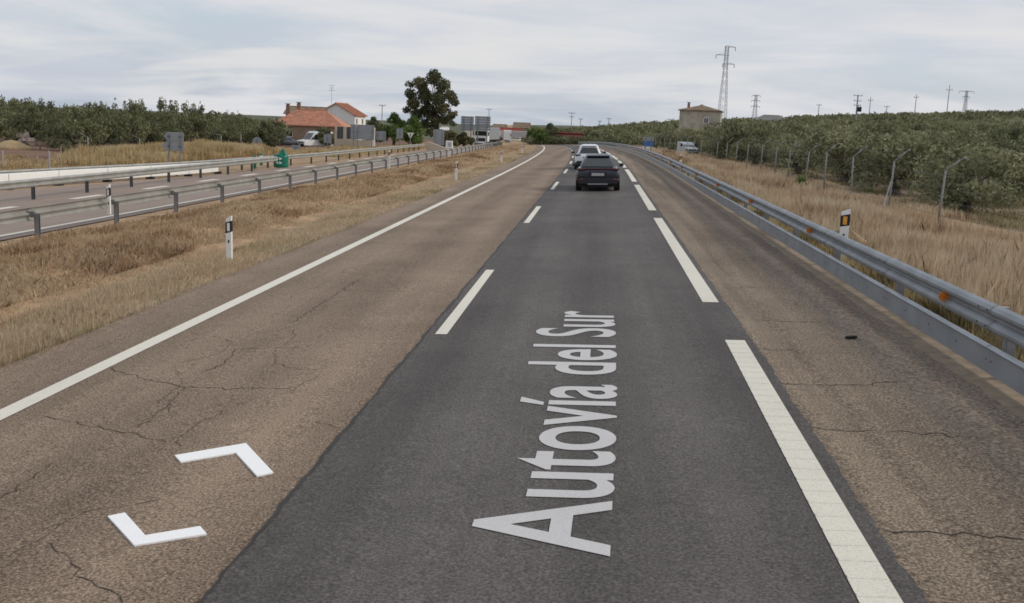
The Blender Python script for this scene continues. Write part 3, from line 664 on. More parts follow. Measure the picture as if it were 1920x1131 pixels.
car('suv', 'white SUV ahead of the dark SUV, partly hidden by it', (sx + cur(Yc), Yc, zr(sx, Yc) + .007), .02, M['whitecar'], Wd=1.84, Ht=1.56, bank=_b, tailm='trim', bar=False, estate=.4)
g = base(516, 150); car('parked_car', 'grey parked car left of the white van, below the terracotta house', g, R(-75), mat('grey_car_paint', (.16, .17, .19), .3, .3, spec=.6), L=4.2, Wd=1.75, Ht=1.45)
g = base(1008, 196); g.x = cur(196) - 17; g.z = zr(-17, 196); car('far_car', 'tiny dark car coming over the crest on the opposite road', g, R(178), M['navy'], L=4.2, Wd=1.75, Ht=1.5)
def van(name, label, g, rz, L=5.4, Wd=2.0, Ht=2.35, paint=None):
    root = empty(name, g, rz); tag(root, label, 'van'); paint = paint or M['truckwhite']
    # local: front at -y
    b = MB(); prof = [(0.0, .40), (0, .85), (.12, 1.05), (1.0, 1.22), (1.75, Ht - .12), (2.1, Ht), (L - .1, Ht), (L, Ht - .15), (L, .38)]
    rings = []
    for x, k in ((-Wd / 2, 0), (-Wd / 2 + .1, 1), (Wd / 2 - .1, 1), (Wd / 2, 0)):
        cx_, cz_ = L / 2, 1.3
        rings.append([(x, y if k else cx_ + (y - cx_) * .985, z if k else cz_ + (z - cz_) * .965) for y, z in prof])
    b.loft(rings); b.build('body', paint, root, bevel=.04)
    b = MB(); b.add([(-.82, 1.0, 1.26), (.82, 1.0, 1.26), (.74, 1.66, Ht - .26), (-.74, 1.66, Ht - .26)], [(0, 1, 2, 3)])
    o = b.build('windscreen', M['glass'], root, Vector((0, -.03, .03)))
    for s2 in (-1, 1):
        b = MB(); b.prism([(0, 0)] * 0 or [(1.25, 1.25), (2.15, 1.22), (2.15, Ht - .4), (1.75, Ht - .4)], s2 * (Wd / 2 - .02), s2 * (Wd / 2 + .012))
        b.v = [(y, x, z) for x, y, z in b.v]; b.build('side_window', M['glass'], root)
        b = MB(); b.box((s2 * .72, .02, .86), (.34, .2, .2)); b.build('headlamp', M['rim'], root, bevel=.03)
        b = MB(); b.box((s2 * (Wd / 2 + .12), 1.35, 1.42), (.22, .12, .32)); b.build('mirror', M['trim'], root, bevel=.03)
        for y in (.95, L - 1.15): wheel(root, s2 * (Wd / 2 - .13), y, .35)
    b = MB(); b.box((0, -.03, .52), (Wd * .92, .16, .26)); b.build('bumper', M['trim'], root, bevel=.03)
    b = MB(); b.box((0, -.005, .85), (.9, .05, .16)); b.build('grille', M['trim'], root)
    b = MB(); b.box((0, -.12, .52), (.5, .02, .11)); b.build('number_plate', M['plate'], root)
    return root
g = base(563, 138); van('delivery_van', 'white high-roof delivery van parked in front of the terracotta-roofed house', g, R(-42), L=4.7)
g = base(1298, 122, 285) - Vector((0, 0, .3)); van('parked_van', 'small white van parked behind the wire fence at the grove edge', g, R(16), L=3.2, Wd=1.55, Ht=1.75, paint=mat('dull_white_paint', (.46, .48, .48), .5))
def truck(name, label, g, rz, trailer='box', tm=None):
    root = empty(name, g, rz); tag(root, label, 'truck')
    b = MB(); b.prism([(-1.22, .75), (1.22, .75), (1.22, 3.1), (1.1, 3.55), (-1.1, 3.55), (-1.22, 3.1)], 0, 2.1); b.build('cab', M['truckwhite'], root, bevel=.08)
    b = MB(); b.box((0, -.02, 2.25), (2.15, .06, .85)); b.build('windscreen', M['glass'], root, bevel=.02)
    b = MB(); b.box((0, -.03, 1.1), (1.7, .06, .62)); b.build('grille', M['trim'], root, bevel=.02)
    b = MB(); b.box((0, -.05, .62), (2.4, .3, .34)); b.build('bumper', M['truckwhite'], root, bevel=.05)
    for s2 in (-1, 1):
        b = MB(); b.box((s2 * .98, -.18, .68), (.3, .06, .18)); b.build('headlamp', M['rim'], root)
        b = MB(); b.box((s2 * 1.4, .1, 2.2), (.2, .16, .75)); b.build('mirror', M['trim'], root, bevel=.03)
        for y in (.95, 3.9): wheel(root, s2 * 1.02, y, .5, .36)
        for y in (9.2, 10.5, 11.8): wheel(root, s2 * 1.02, y, .5, .36)
    b = MB(); b.box((0, 7.2, .95), (1.1, 12.4, .22)); b.build('chassis', M['trim'], root)
    tm = tm or M['truckwhite']
    if trailer == 'box':
        b = MB(); b.box((0, 8.0, 2.2), (2.4, 10.8, 2.2)); b.build('trailer', tm, root, bevel=.03)
        for k in range(9):
            b = MB(); b.box((0, 3.2 + k * 1.2, 2.2), (2.44, .06, 2.1)); b.build('side_rib', M['sign_back'], root)
    else:                                     # tipper tub: sloping ends, ribs on its sides
        prof = [(3.2, 1.25), (12.2, 1.15), (13.2, 2.85), (2.7, 2.95)]; b = MB()
        b.loft([[(x, y, z) for y, z in prof] for x in (-1.22, 1.22)]); b.build('tipper_body', tm, root, bevel=.05)
        for s2 in (-1, 1):
            for k in range(7):
                b = MB(); b.box((s2 * 1.25, 4 + k * 1.35, 2.05), (.06, .1, 1.6)); b.build('side_rib', tm, root)
        b = MB(); b.box((0, 7.95, 3.0), (2.3, 10.2, .1)); b.build('tarpaulin', M['cream'], root)
    return root
g = base(901, 186); truck('box_truck', 'white lorry with dark grille approaching beneath the tall square sign backs', g, R(-4), 'box', M['sign_back'])
g = base(935, 285); truck('tipper_truck', 'cream tipper lorry parked side-on just right of the white lorry', g + Vector((3, 4, 0)), R(96), 'tipper', M['cream'])
g = base(985, 300); truck('tipper_truck', 'pale grey tipper lorry farthest right in the lorry park', g + Vector((3, 2, 0)), R(92), 'tipper', M['plate'])

# ------------------------------------------------------------------ buildings
def house(label, c, rz, wx, wy, hw_, roof_h, wall, roof, hip=0., over=.35, chim=(), windows=(), name='house', z0=-1.):
    root = empty(name, c, rz); tag(root, label, 'house')
    b = MB(); b.box((0, 0, (hw_ + z0) / 2), (wx, wy, hw_ - z0))
    if hip <= 0: b.add([(-wx / 2, -wy / 2, hw_), (-wx / 2, wy / 2, hw_), (-wx / 2, 0, hw_ + roof_h), (wx / 2, -wy / 2, hw_), (wx / 2, wy / 2, hw_), (wx / 2, 0, hw_ + roof_h)], [(0, 1, 2), (3, 4, 5)])
    b.build('wall', wall, root)
    X, Yy = wx / 2 + over, wy / 2 + over; zb = hw_ - over * roof_h / (wy / 2); rx = wx / 2 - hip + (over if hip <= 0 else 0)
    up = .1
    E4 = [(-X, -Yy), (X, -Yy), (X, Yy), (-X, Yy)]
    vs = [(x, y, zb + up) for x, y in E4] + [(-rx, 0, hw_ + roof_h + up), (rx, 0, hw_ + roof_h + up)] + [(x, y, zb + up - .12) for x, y in E4] + [(-rx, 0, hw_ + roof_h + up - .12), (rx, 0, hw_ + roof_h + up - .12)]
    b = MB(); b.add(vs, [(0, 1, 5, 4), (2, 3, 4, 5), (6, 10, 11, 7), (8, 11, 10, 9), (0, 6, 7, 1), (2, 8, 9, 3)] + ([(1, 2, 5), (3, 0, 4), (7, 11, 8), (9, 10, 6), (1, 7, 8, 2), (3, 9, 6, 0)] if hip > 0 else [(1, 7, 11, 5), (5, 11, 8, 2), (3, 9, 10, 4), (4, 10, 6, 0)]))
    ro = b.build('roof', roof, root)
    k = int(2 * X / .28); b = MB()              # rows of cover tiles running up the slope
    for i in range(k):
        x = -X + (i + .5) * 2 * X / k; t_ = 1.0
        if hip > 0 and abs(x) > rx: t_ = max(.05, (X - abs(x)) / (X - rx))
        for s2 in (-1, 1):
            a = Vector((x, s2 * Yy, zb + up)); c2 = Vector((x, s2 * Yy * (1 - t_), zb + up + (hw_ + roof_h - zb) * t_)); b.tube(a, c2, .065, n=5, cap=False)
    o = b.build('cover_tiles', roof, ro); o['kind'] = 'stuff'
    b = MB(); b.tube((-rx, 0, hw_ + roof_h + up + .02), (rx, 0, hw_ + roof_h + up + .02), .12, n=7); b.build('ridge', roof, ro)
    for x, y, z1, w_ in chim:
        b = MB(); b.box((x, y, (hw_ + z1) / 2), (w_, w_, z1 - hw_)); o = b.build('chimney', M['chimney'], root); b = MB(); b.box((x, y, z1 + .22), (w_ * 1.35, w_ * 1.35, .1)); b.box((x, y, z1 + .09), (w_ * .75, w_ * .75, .18)); b.build('chimney_cap', M['chimney'], o)
    for x, z, ww, wh, side in windows:
        fr = MB(); pn = MB()
        if side == 'front':
            for dx, dz_, a, c2 in ((0, wh / 2, ww + .1, .07), (0, -wh / 2, ww + .16, .07), (-ww / 2, 0, .07, wh), (ww / 2, 0, .07, wh), (0, 0, .05, wh)): fr.box((x + dx, -wy / 2 - .02, z + dz_), (a, .08, c2))
            pn.box((x, -wy / 2 - .005, z), (ww, .03, wh))
        else:
            sg = 1 if side == 'right' else -1
            for dx, dz_, a, c2 in ((0, wh / 2, ww + .1, .07), (0, -wh / 2, ww + .16, .07), (-ww / 2, 0, .07, wh), (ww / 2, 0, .07, wh)): fr.box((sg * (wx / 2 + .02), x + dx, z + dz_), (.08, a, c2))
            pn.box((sg * (wx / 2 + .005), x, z), (.03, ww, wh))
        o = fr.build('window', M['whitewall'], root); pn.build('pane', M['glass'], o)
    return root
# terracotta house
Y = 172; g = base(585, Y); zt = topz(585, 209, Y) - g.z; ze = topz(585, 236, Y) - g.z
house('beige house with broad terracotta roof and two chimneys behind the white van', g, R(6), 11.6, 9.0, ze + .15, zt - ze, M['brickw'], M['tile'], hip=3.4, chim=((-4.2, .5, zt + .9, .6), (-2.3, .2, zt + 1.2, .6)), windows=((-3, ze - 1.3, 1.1, 1.1, 'front'), (1.5, ze - 1.3, 1.1, 1.1, 'front')))
Y = 168; g = base(540, Y); z2 = topz(540, 229, Y) - g.z
Y = 182; g = base(575, Y); zt = topz(575, 202, Y) - g.z
house('low brown-tiled wing rising behind the terracotta roof', base(575, Y), R(2), 6.4, 5, zt - 1.1, 1.1, M['brickw'], M['oldtile'])
Y = 200; g = base(640, Y); zt = topz(640, 195, Y) - g.z; ze = topz(665, 216, Y) - g.z
house('white gabled house with reddish roof standing behind the terracotta house', g, R(87), 7.5, 7.6, ze, zt - ze, M['whitewall'], M['tile'], windows=((1.5, ze - 1.2, 1, 1.1, 'front'), (-2.5, ze - 1.2, 1, 1.1, 'front')))
# roof aerial
p = base(621, 190); zt = topz(621, 160, 190) - p.z; root = empty('roof_aerial', p); tag(root, 'thin television aerial standing above the white gabled house', 'aerial')
b = MB(); b.tube((0, 0, 0), (0, 0, zt), .035, n=6); b.build('mast', M['pylon'], root)
for z, l in ((zt - .05, .6), (zt - .5, .45), (zt - .95, .6)):
    b = MB(); b.tube((-l, 0, z), (l, 0, z), .03, n=5); b.build('rod', M['pylon'], root)
# porch wall with columns
Y = 128; g = base(665, Y); root = empty('porch_wall', g, R(4)); tag(root, 'beige garden wall with square columns behind the large sign back', 'wall')
ht = topz(665, 238, Y) - g.z; wl_ = topz(665, 262, Y) - g.z
b = MB(); b.box((0, 0, wl_ / 2 - .3), (5.0, .25, wl_ + .6)); b.build('low_wall', M['render'], root)
for x in (-2.4, -1.3, 0, 1.2, 2.4):
    b = MB(); b.box((x, 0, ht / 2), (.3, .3, ht)); b.build('column', M['whitewall'] if x > 2 else M['render'], root)
for x in (-1.85, -.65, .6, 1.8):
    b = MB(); b.box((x, .02, (ht + wl_) / 2), (.85, .05, ht - wl_ - .1)); b.build('railing', M['dark_steel'], root)
# grey shed with pale roof beside the big tree
Y = 160; g = base(826, Y); ht = topz(826, 244, Y) - g.z
house('small grey shed with pale flat roof beside the big tree', g, R(10), 2.2, 2.0, ht, .3, M['sign_back'], M['whitewall'], over=.15, name='shed')
b = MB(); p = base(818, 126, 275); b.prism([(-1.2, -.3), (1.4, -.3), (1.4, .25), (-.9, 1.0), (-1.2, 1.0)], -.3, .3); tag(b.build('concrete_wedge', M['render'], None, p), 'pale sloping concrete end wall at the end of the outer guard rail', 'wall end')
# far houses and the red shed
Y = 300
for px0, px1, top, eav, wm_, rm_, lab, Y in ((962, 992, 231, 240, M['brickw'], M['oldtile'], 'brown-roofed house above the lorry park', 345), (924, 948, 234, 242, M['render'], M['oldtile'], 'pale small house left of the brown-roofed house, above the lorries', 350), (938, 975, 241, 247, M['whitewall'], M['redwall'], 'long low white building with dull red roof behind the lorries', 335)):
    pc = (px0 + px1) / 2; g = base(pc, Y); wx = (px1 - px0) * Y / F; ze = topz(pc, eav, Y) - g.z; zt = topz(pc, top, Y) - g.z
    house(lab, g, 0, wx, 6, ze, zt - ze, wm_, rm_, windows=((-wx * .2, ze - 1.2, .9, 1, 'front'), (wx * .25, ze - 1.2, .9, 1, 'front')), over=.2)
Y = 265; g = base(1052, Y); wx = 78 * Y / F; ht = topz(1052, 250, Y) - g.z; root = empty('red_shed', g); tag(root, 'long low dark red building at the end of the road', 'building')
b = MB(); b.box((0, 0, ht / 2 - .5), (wx, 5, ht + 1)); b.build('wall', M['redwall'], root)
b = MB(); b.prism([(-wx / 2 - .2, ht), (wx / 2 + .2, ht), (wx / 2 + .2, ht + .25), (-wx / 2 - .2, ht + .25)], -2.8, 2.8); b.build('roof', M['redwall'], root)
b = MB(); b.box((wx * .12, -2.53, ht - .55), (wx * .7, .08, .5)); b.build('fascia', mat('pale_red_band', (.36, .16, .13), .8), root)
b = MB(); b.box((-wx * .34, -2.53, ht * .45), (2.2, .08, ht * .7)); b.build('gate', M['trim'], root)
# right-hand stone house
Y = 165; g = base(1313, Y, 240); ze = topz(1313, 208, Y) - g.z; zt = topz(1313, 199, Y) - g.z
root = house('square grey stone farmhouse with low tiled roof standing above the right grove', g, R(-9), 6.3, 6.0, ze, zt - ze, M['stone'], M['oldtile'], hip=2.9, over=.25, chim=((-2.0, -.5, zt + .25, .4),), windows=((1.0, ze - 1.5, .7, .85, 'front'), (.5, ze - 1.5, .8, 1, 'right')))
Y = 330; g = base(1445, Y, 235); ze = topz(1445, 226, Y) - g.z; zt = topz(1445, 217, Y) - g.z
house('distant grey roof showing above the right grove', g, 0, 11, 7, ze, zt - ze, M['stone'], mat('grey_sheet_roof', (.22, .21, .20), .8), hip=3, over=.3)

# ------------------------------------------------------------------ pylons and poles
def pylon(label, px, Y, top, arms, wb=2.2, wt=.5, grp=None):
    g = base(px, Y, 240); g.z -= .3; ht = topz(px, top, Y) - g.z; root = empty('pylon', g, R(10)); tag(root, label, 'pylon', grp); r = .045 * max(1, Y / 330)
    b = MB(); wd = lambda z: wb + (wt - wb) * min(1, z / (ht * .8))
    nb = 12; cs = ((-1, -1), (1, -1), (1, 1), (-1, 1))
    for k in range(nb):
        z0, z1 = ht * k / nb, ht * (k + 1) / nb; a0, a1 = wd(z0) / 2, wd(z1) / 2
        for i in range(4):
            c, d = cs[i], cs[(i + 1) % 4]
            b.tube((c[0] * a0, c[1] * a0, z0), (c[0] * a1, c[1] * a1, z1), r, n=4, cap=False)
            b.tube((c[0] * a0, c[1] * a0, z0), (d[0] * a1, d[1] * a1, z1), r * .6, n=4, cap=False); b.tube((d[0] * a0, d[1] * a0, z0), (c[0] * a1, c[1] * a1, z1), r * .6, n=4, cap=False)
    b.build('lattice', M['pylon'], root)
    for dz_, l0, l1 in arms:
        z = ht - dz_; b = MB(); b.tube((l0, 0, z), (0, 0, z + .35), r * .9, n=5); b.tube((0, 0, z + .35), (l1, 0, z), r * .9, n=5); b.tube((l0, 0, z), (l1, 0, z), r * 1.3, n=5)
        o = b.build('cross_arm', M['pylon'], root)
        for l in (l0, l1):
            if abs(l) > .6:
                b = MB(); b.tube((l * .97, 0, z), (l * .97, 0, z - .8), .07, n=5); b.build('insulator', M['dark_steel'], o)
    return root
pylon('tall lattice pylon with three staggered arms behind the stone farmhouse', 1352, 235, 86, ((.2, -.5, 2.0), (2.0, -2.4, .6), (3.9, -.7, 2.0)), wb=2.3, wt=.7)
pylon('shorter distant lattice pylon right of the stone farmhouse', 1413, 470, 178, ((.3, -2, 2), (2.5, -2, 2), (5, -2, 2)), wb=2.4, wt=.9)
pylon('slim lattice pylon leaning at the right end of the skyline', 1805, 430, 170, ((.3, -3.2, 3.2), (2.4, -1.4, 1.4)), wb=1.6, wt=.7)
def pole(label, px, Y, top, arms=((.4, .9),), r=.12, extra=False, grp='utility poles on the skyline'):
    g = base(px, Y, 240); g.z -= .3; ht = topz(px, top, Y) - g.z; root = empty('utility_pole', g); tag(root, label, 'utility pole', grp); k = max(1, Y / 330)
    b = MB(); b.tube((0, 0, 0), (0, 0, ht), r * 1.35 * k, r * .8 * k, n=7); b.build('pole', M['pole'] if not extra else M['pylon'], root)
    for dz_, l in arms:
        b = MB(); b.box((0, 0, ht - dz_), (2 * l, .12 * k, .12 * k)); o = b.build('cross_arm', M['dark_steel'], root)
        b = MB()
        for x in (-l * .9, 0.001, l * .9): b.tube((x, 0, ht - dz_), (x, 0, ht - dz_ + .35), .06 * k, n=5)
        b.build('insulators', M['dark_steel'], o)
    if extra:
        b = MB(); b.box((.55, -.3, ht - 3.6), (1.0, .8, 1.2)); b.tube((.3, -.3, ht - 3.0), (.3, -.3, ht - 2.6), .08, n=6); b.tube((.8, -.3, ht - 3.0), (.8, -.3, ht - 2.6), .08, n=6); b.build('transformer', M['black'], root, bevel=.08)
    return root
pole('stout pole with dark transformer box on the skyline, between plain thin poles', 1603, 270, 178, ((.2, 1.1), (1.5, .9), (2.6, .8)), .2, True)
pole('thin pole left of the transformer pole on the right skyline', 1532, 380, 195)
pole('thin pole just right of the transformer pole', 1627, 400, 182, ((1.2, .9),))
pole('short stub pole, second right of the transformer pole', 1659, 360, 198)
pole('thin leaning pole, third right of the transformer pole', 1712, 370, 177, ((1.0, .8),))
pole('tallest thin pole near the right end of the skyline', 1772, 340, 159, ((1.6, 1.0),))
pole('faint pole above the red building at the road end', 1071, 430, 210, ((.5, 1.4), (2, 1.0)))
pole('shorter faint pole right of the one above the red building', 1088, 460, 222)
pole('short far pole above the middle of the road', 1124, 470, 226, grp='far twin poles above the road')
pole('short far pole above the dark SUV', 1141, 450, 221, grp='far twin poles above the road')
pole('short pole on the skyline left of the stone farmhouse', 1255, 330, 222)
pole('thin pole behind the tall square sign backs', 916, 330, 203)
pole('thin dark pole behind the bright green trees', 716, 260, 196, ((.3, .8),))

# ------------------------------------------------------------------ vegetation
def leaves(cent, rad, n, l, wd, up=.3, squash=.8):
    """leaf quads scattered in the clumps; returns (n,4,3) and a tone per leaf"""
    cent = np.asarray(cent, float); rad = np.asarray(rad, float); k = len(cent)
    pr = rad ** 2; idx = rng.choice(k, n, p=pr / pr.sum()); ct = rng.uniform(.25, .75, k)
    d = rng.normal(size=(n, 3)); d /= np.linalg.norm(d, axis=1)[:, None]; rr = rng.uniform(.45, 1.05, n) ** .7
    p = cent[idx] + d * (rad[idx] * rr)[:, None] * np.array([1, 1, squash])
    a = rng.normal(size=(n, 3)); a[:, 2] = np.abs(a[:, 2]) + up; a /= np.linalg.norm(a, axis=1)[:, None]
    nn = d * .9 + rng.normal(size=(n, 3)) * .6; b = np.cross(a, nn); b /= np.linalg.norm(b, axis=1)[:, None] + 1e-9
    ll = (l * rng.uniform(.6, 1.3, n))[:, None]; ww = (wd * rng.uniform(.7, 1.2, n))[:, None]
    V = np.stack([p - a * ll * .5, p + b * ww * .5 + a * ll * .08, p + a * ll * .5, p - b * ww * .5 + a * ll * .08], 1)
    return V, np.clip(ct[idx] + rng.normal(0, .13, n), 0, 1)
def trunk_mesh(name, h, r, spread, k, sd, cent=None):
    r_ = random.Random(sd); b = MB(); base_ = Vector((0, 0, -.3)); fork = Vector((r_.uniform(-.1, .1), r_.uniform(-.1, .1), h * .35))
    b.tube(base_, fork * .5, r * 1.35, r, 8); b.tube(fork * .5, fork, r, r * .8, 8)
    for i in range(k):
        if cent is not None: t_ = Vector(cent[i % len(cent)])
        else:
            a = 2 * math.pi * i / k + r_.uniform(-.4, .4); t_ = Vector((math.cos(a) * spread, math.sin(a) * spread, h * r_.uniform(.85, 1.1)))
        mid = fork.lerp(t_, .5) + Vector((r_.uniform(-.1, .1), r_.uniform(-.1, .1), h * .06)); b.tube(fork, mid, r * .55, r * .36, 6); b.tube(mid, t_, r * .36, r * .1, 5)
    return b.mesh(name, M['bark'], True)
def olive_variant(i, h=3.4, rad=2.1, n=3000, m='olive', spiky=False, l=.27, wd=.11):
    r_ = random.Random(100 + i); C, Rr = [], []
    for k in range(40):
        a = r_.uniform(0, 6.28); q = math.sqrt(r_.uniform(.05, 1)) * rad * .82; zt_ = h * (.93 - .33 * (q / rad) ** 2); z = r_.uniform(h * .15, zt_ - .25)
        C.append((q * math.cos(a), q * math.sin(a), z)); Rr.append(r_.uniform(.38, .72))
    if spiky:
        for k in range(7):
            a = r_.uniform(0, 6.28); q = r_.uniform(.1, .75) * rad; zz_ = h * .9
            for s2 in range(4): C.append((q * math.cos(a), q * math.sin(a), zz_ + s2 * r_.uniform(.16, .3))); Rr.append(.36 - .07 * s2)
    V, t_ = leaves(C, Rr, n, l, wd, up=.6 if spiky else .25)
    return np_mesh('crown', V, 4, M[m], t_), trunk_mesh('trunk', h * .55, .2, rad * .5, 5, i)
OL = [olive_variant(i) for i in range(6)]
OD = [olive_variant(20 + i, 3.7, 2.0, 3200, 'olive_dark', True) for i in range(5)]
def tree(name, label, p, var, rz, sc, group=None, cat='tree'):
    root = empty(name, p, rz); root.scale = sc; tag(root, label, cat, group)
    link('crown', var[0], None, root); link('trunk', var[1], None, root); return root
def infield(x, y, margin=60):
    v = CAMROT.inverted() @ (Vector((x, y, 1.5)) - CAMLOC)
    if v.z > -1: return None
    px, py = CX + F * v.x / -v.z, CY - F * v.y / -v.z
    return px if -margin < px < 1920 + margin else None
# right-hand grove
cnt = 0; far_r = []
LAB_R = 'grey-green olive tree farther up the slope of the right-hand grove'
LAB_RF = 'grey-green olive tree in the front row just behind the wire fence, right of the road'
for j in range(120):
    Y = 30 + j * 5.0
    for i in range(60):
        s = 14.3 + i * 5.2 + random.uniform(-.8, .8) + (2.6 if j % 2 else 0); y = Y + random.uniform(-.9, .9); x = s + cur(y)
        px = infield(x, y, 90)
        if px is None: continue
        if 1262 < px < 1372 and 150 < y < 175 or (1265 < px < 1330 and y < 122 and s < 22): continue
        if random.random() < (.10 if s > 19 else .0): continue
        if y < 185 and cnt < 235:
            q = random.uniform(.72, 1.18) * (1.12 if s < 19 else 1); tree('olive_tree', LAB_RF if s < 19 else LAB_R, (x, y, H(x, y)), random.choice(OL), random.uniform(0, 6.28), (q * random.uniform(.95, 1.2), q * random.uniform(.95, 1.2), q * random.uniform(.82, 1.0)), 'front-row olive trees behind the wire fence' if s < 19 else 'olive trees up the right-hand slope', 'olive tree'); cnt += 1
        elif y < 640: far_r.append((x, y))
# left-hand grove
cl_ = 0; far_l = []
LAB_L = 'dark olive tree deeper in the spiky-topped grove left of the motorway'
LAB_LF = 'dark olive tree in the front row of the left grove, right behind the golden grass'
for j in range(110):
    Y = 68 + j * 5.2
    for i in range(60):
        y = Y + random.uniform(-1, 1); s = -40.5 - (Y - 68) * .06 - i * 5.3 + random.uniform(-.9, .9); x = s + cur(y); px = infield(x, y, 80)
        if px is None or (px > 520 and y < 240): continue
        if px < 130 and y < 82: continue
        if y > 260 and px > 900: continue
        if y < 150 and cl_ < 150:
            q = random.uniform(.85, 1.1); fr = y < 78; tree('olive_tree', LAB_LF if fr else LAB_L, (x, y, H(x, y)), random.choice(OD), random.uniform(0, 6.28), (q, q, q * random.uniform(.74, .98) * (1.3 if 215 < px < 490 and random.random() < .25 else 1)), 'front-row olive trees of the left-hand grove' if fr else 'olive trees deeper in the left-hand grove', 'olive tree'); cl_ += 1
        elif y < 620: far_l.append((x, y))
def mass(name, label, pts, h, rad, m, n=110, l=.8, wd=.45):
    Vs, Ts = [], []
    for x, y in pts:
        r_ = rng.uniform(.65, 1.25); C = np.stack([rng.uniform(-rad, rad, 9) * .7, rng.uniform(-rad, rad, 9) * .7, rng.uniform(h * .35, h * .85, 9)], 1) * r_
        V, t_ = leaves(C, rng.uniform(.6, 1.0, 9) * rad * .5, n, l, wd); V = V + np.array([x, y, H(x, y)]); Vs.append(V); Ts.append(t_ * .8 + rng.uniform(-.1, .2))
    o = link(name, np_mesh(name, np.concatenate(Vs), 4, M[m], np.concatenate(Ts))); o['kind'] = 'stuff'; o['label'] = label
    return o
mass('far_olive_grove', 'far olive grove covering the hillside on the right skyline', far_r[:1500], 3.3, 2.2, 'olive')
mass('far_olive_grove', 'far dark olive grove along the left skyline', far_l[:1700], 3.8, 2.1, 'olive_dark')
pts = []                                      # woods at the end of the road
for k in range(420):
    y = random.uniform(250, 520); px = random.uniform(1000, 1300); x = P(px, 240, y).x
    if 1015 < px < 1090 and y < 275: continue
    if x - cur(y) > -8 and x - cur(y) < 6 and y < 300: continue
    pts.append((x, y))
mass('far_trees', 'far belt of low green trees beyond the end of the road', pts, 3.2, 2.3, 'olive')
pts = [(P(px, 270, Y).x, Y) for px, Y in [(random.uniform(840, 1000), random.uniform(232, 256)) for _ in range(36)]]
hp = [(P(px, 262, Y).x, Y) for px, Y in [(random.uniform(985, 1175), random.uniform(246, 262)) for _ in range(150)]]
mass('roadside_hedge', 'low grey-green hedge where the road disappears over the crest', hp, 1.7, 1.6, 'olive', 70, .5, .3)
# big tree
def bigtree():
    Y = 152; g = base(818, Y); zt = topz(805, 133, Y) - g.z; k = Y / F; C, Rr = [], []
    for px, py, r in ((805, 148, 16), (785, 158, 17), (825, 160, 17), (768, 176, 13), (795, 182, 18), (820, 185, 20), (840, 180, 14), (850, 192, 9), (772, 196, 15), (800, 205, 18), (830, 205, 17), (845, 218, 10), (780, 214, 16), (808, 225, 16), (832, 226, 12), (852, 214, 6), (793, 236, 13), (815, 246, 11), (848, 232, 8), (790, 168, 12), (812, 140, 12), (765, 158, 8), (762, 205, 8), (775, 228, 12), (802, 250, 10)):
        for dep in (-.6, .1, .7):
            C.append(((px - 818) * k + random.uniform(-.3, .3), dep * 2.6 + random.uniform(-.5, .5), topz(px, py, Y) - g.z + random.uniform(-.25, .25))); Rr.append(r * k * random.uniform(.62, .85))
    V, t_ = leaves(C, Rr, 13000, .36, .2, up=.2, squash=.95)
    root = empty('big_tree', g); tag(root, 'tallest tree, a dark round-crowned broadleaf left of the tall sign backs', 'tree')
    link('crown', np_mesh('crown', V, 4, M['oak_leaf'], t_), None, root)
    b = MB(); top = Vector((-.2, 0, zt * .5)); b.tube((0, 0, -.3), (.05, 0, zt * .25), .42, .34, 10); b.tube((.05, 0, zt * .25), top, .34, .25, 9)
    for c in C[::4]: b.tube((.02, 0, zt * random.uniform(.22, .48)), c, .13, .03, 5)
    b.build('trunk', M['bark'], root, smooth=True)
bigtree()
def broad(label, px, Y, top, wpx, m, name='tree', n=4200, base_px=272, leaf=(.3, .16), cat='tree', grp=None):
    g = base(px, Y); zt = topz(px, top, Y) - g.z; rad = wpx / 2 * Y / F; C, Rr = [], []
    for k in range(30):
        a = random.uniform(0, 6.28); q = math.sqrt(random.uniform(.02, 1)); z = zt * random.uniform(.2, .9 - .25 * q * q); f_ = math.sin(min(1, (z / zt) * 1.1 + .12) * math.pi) ** .45
        C.append((q * rad * f_ * .85 * math.cos(a), q * rad * f_ * .85 * math.sin(a), z)); Rr.append(random.uniform(.2, .32) * min(rad, zt * .5) + .12)
    V, t_ = leaves(C, Rr, n, *leaf)
    return tree(name, label, g, (np_mesh('crown', V, 4, M[m], t_), trunk_mesh('trunk', zt * .6, .12 * rad, rad * .4, 5, int(px))), 0, (1, 1, 1), grp, cat)
for a in (('bright green tree with upright crown left of the big dark tree', 738, 150, 205, 46, 'green_leaf'), ('bright green rounded tree touching the big dark tree', 775, 146, 212, 50, 'green_leaf'), ('dark green tree behind the right end of the white house', 700, 158, 214, 40, 'olive_dark'),
          ('dark shrub in front of the terracotta house, right of the white van', 607, 140, 234, 38, 'olive_dark'), ('dark shrub at the left corner of the terracotta house', 498, 128, 226, 52, 'olive_dark'), ('dark bush behind the round sign back', 508, 104, 248, 22, 'olive_dark'),
          ('dark bush at the foot of the tall sign backs', 870, 158, 247, 44, 'oak_leaf'), ('dark bush right of the big tree trunk', 842, 150, 240, 36, 'oak_leaf'),
          ('low dark bush behind the white lorry', 925, 232, 246, 30, 'oak_leaf'), ('round green tree right of the brown-roofed house', 1000, 255, 233, 30, 'green_leaf'), ('wide green tree above the red building, left part', 1030, 262, 229, 44, 'olive_dark'), ('green tree behind the lorry park at the left edge line', 1012, 240, 240, 36, 'green_leaf'),
          ('dark cypress-like bush left of the wide sign backs', 693, 140, 262, 18, 'olive_dark')):
    broad(*a)
broad('rounded weed bush at the foot of the right fence', 1508, 50, 331, 24, 'green_leaf', 'bush', 900, leaf=(.12, .06), cat='bush')
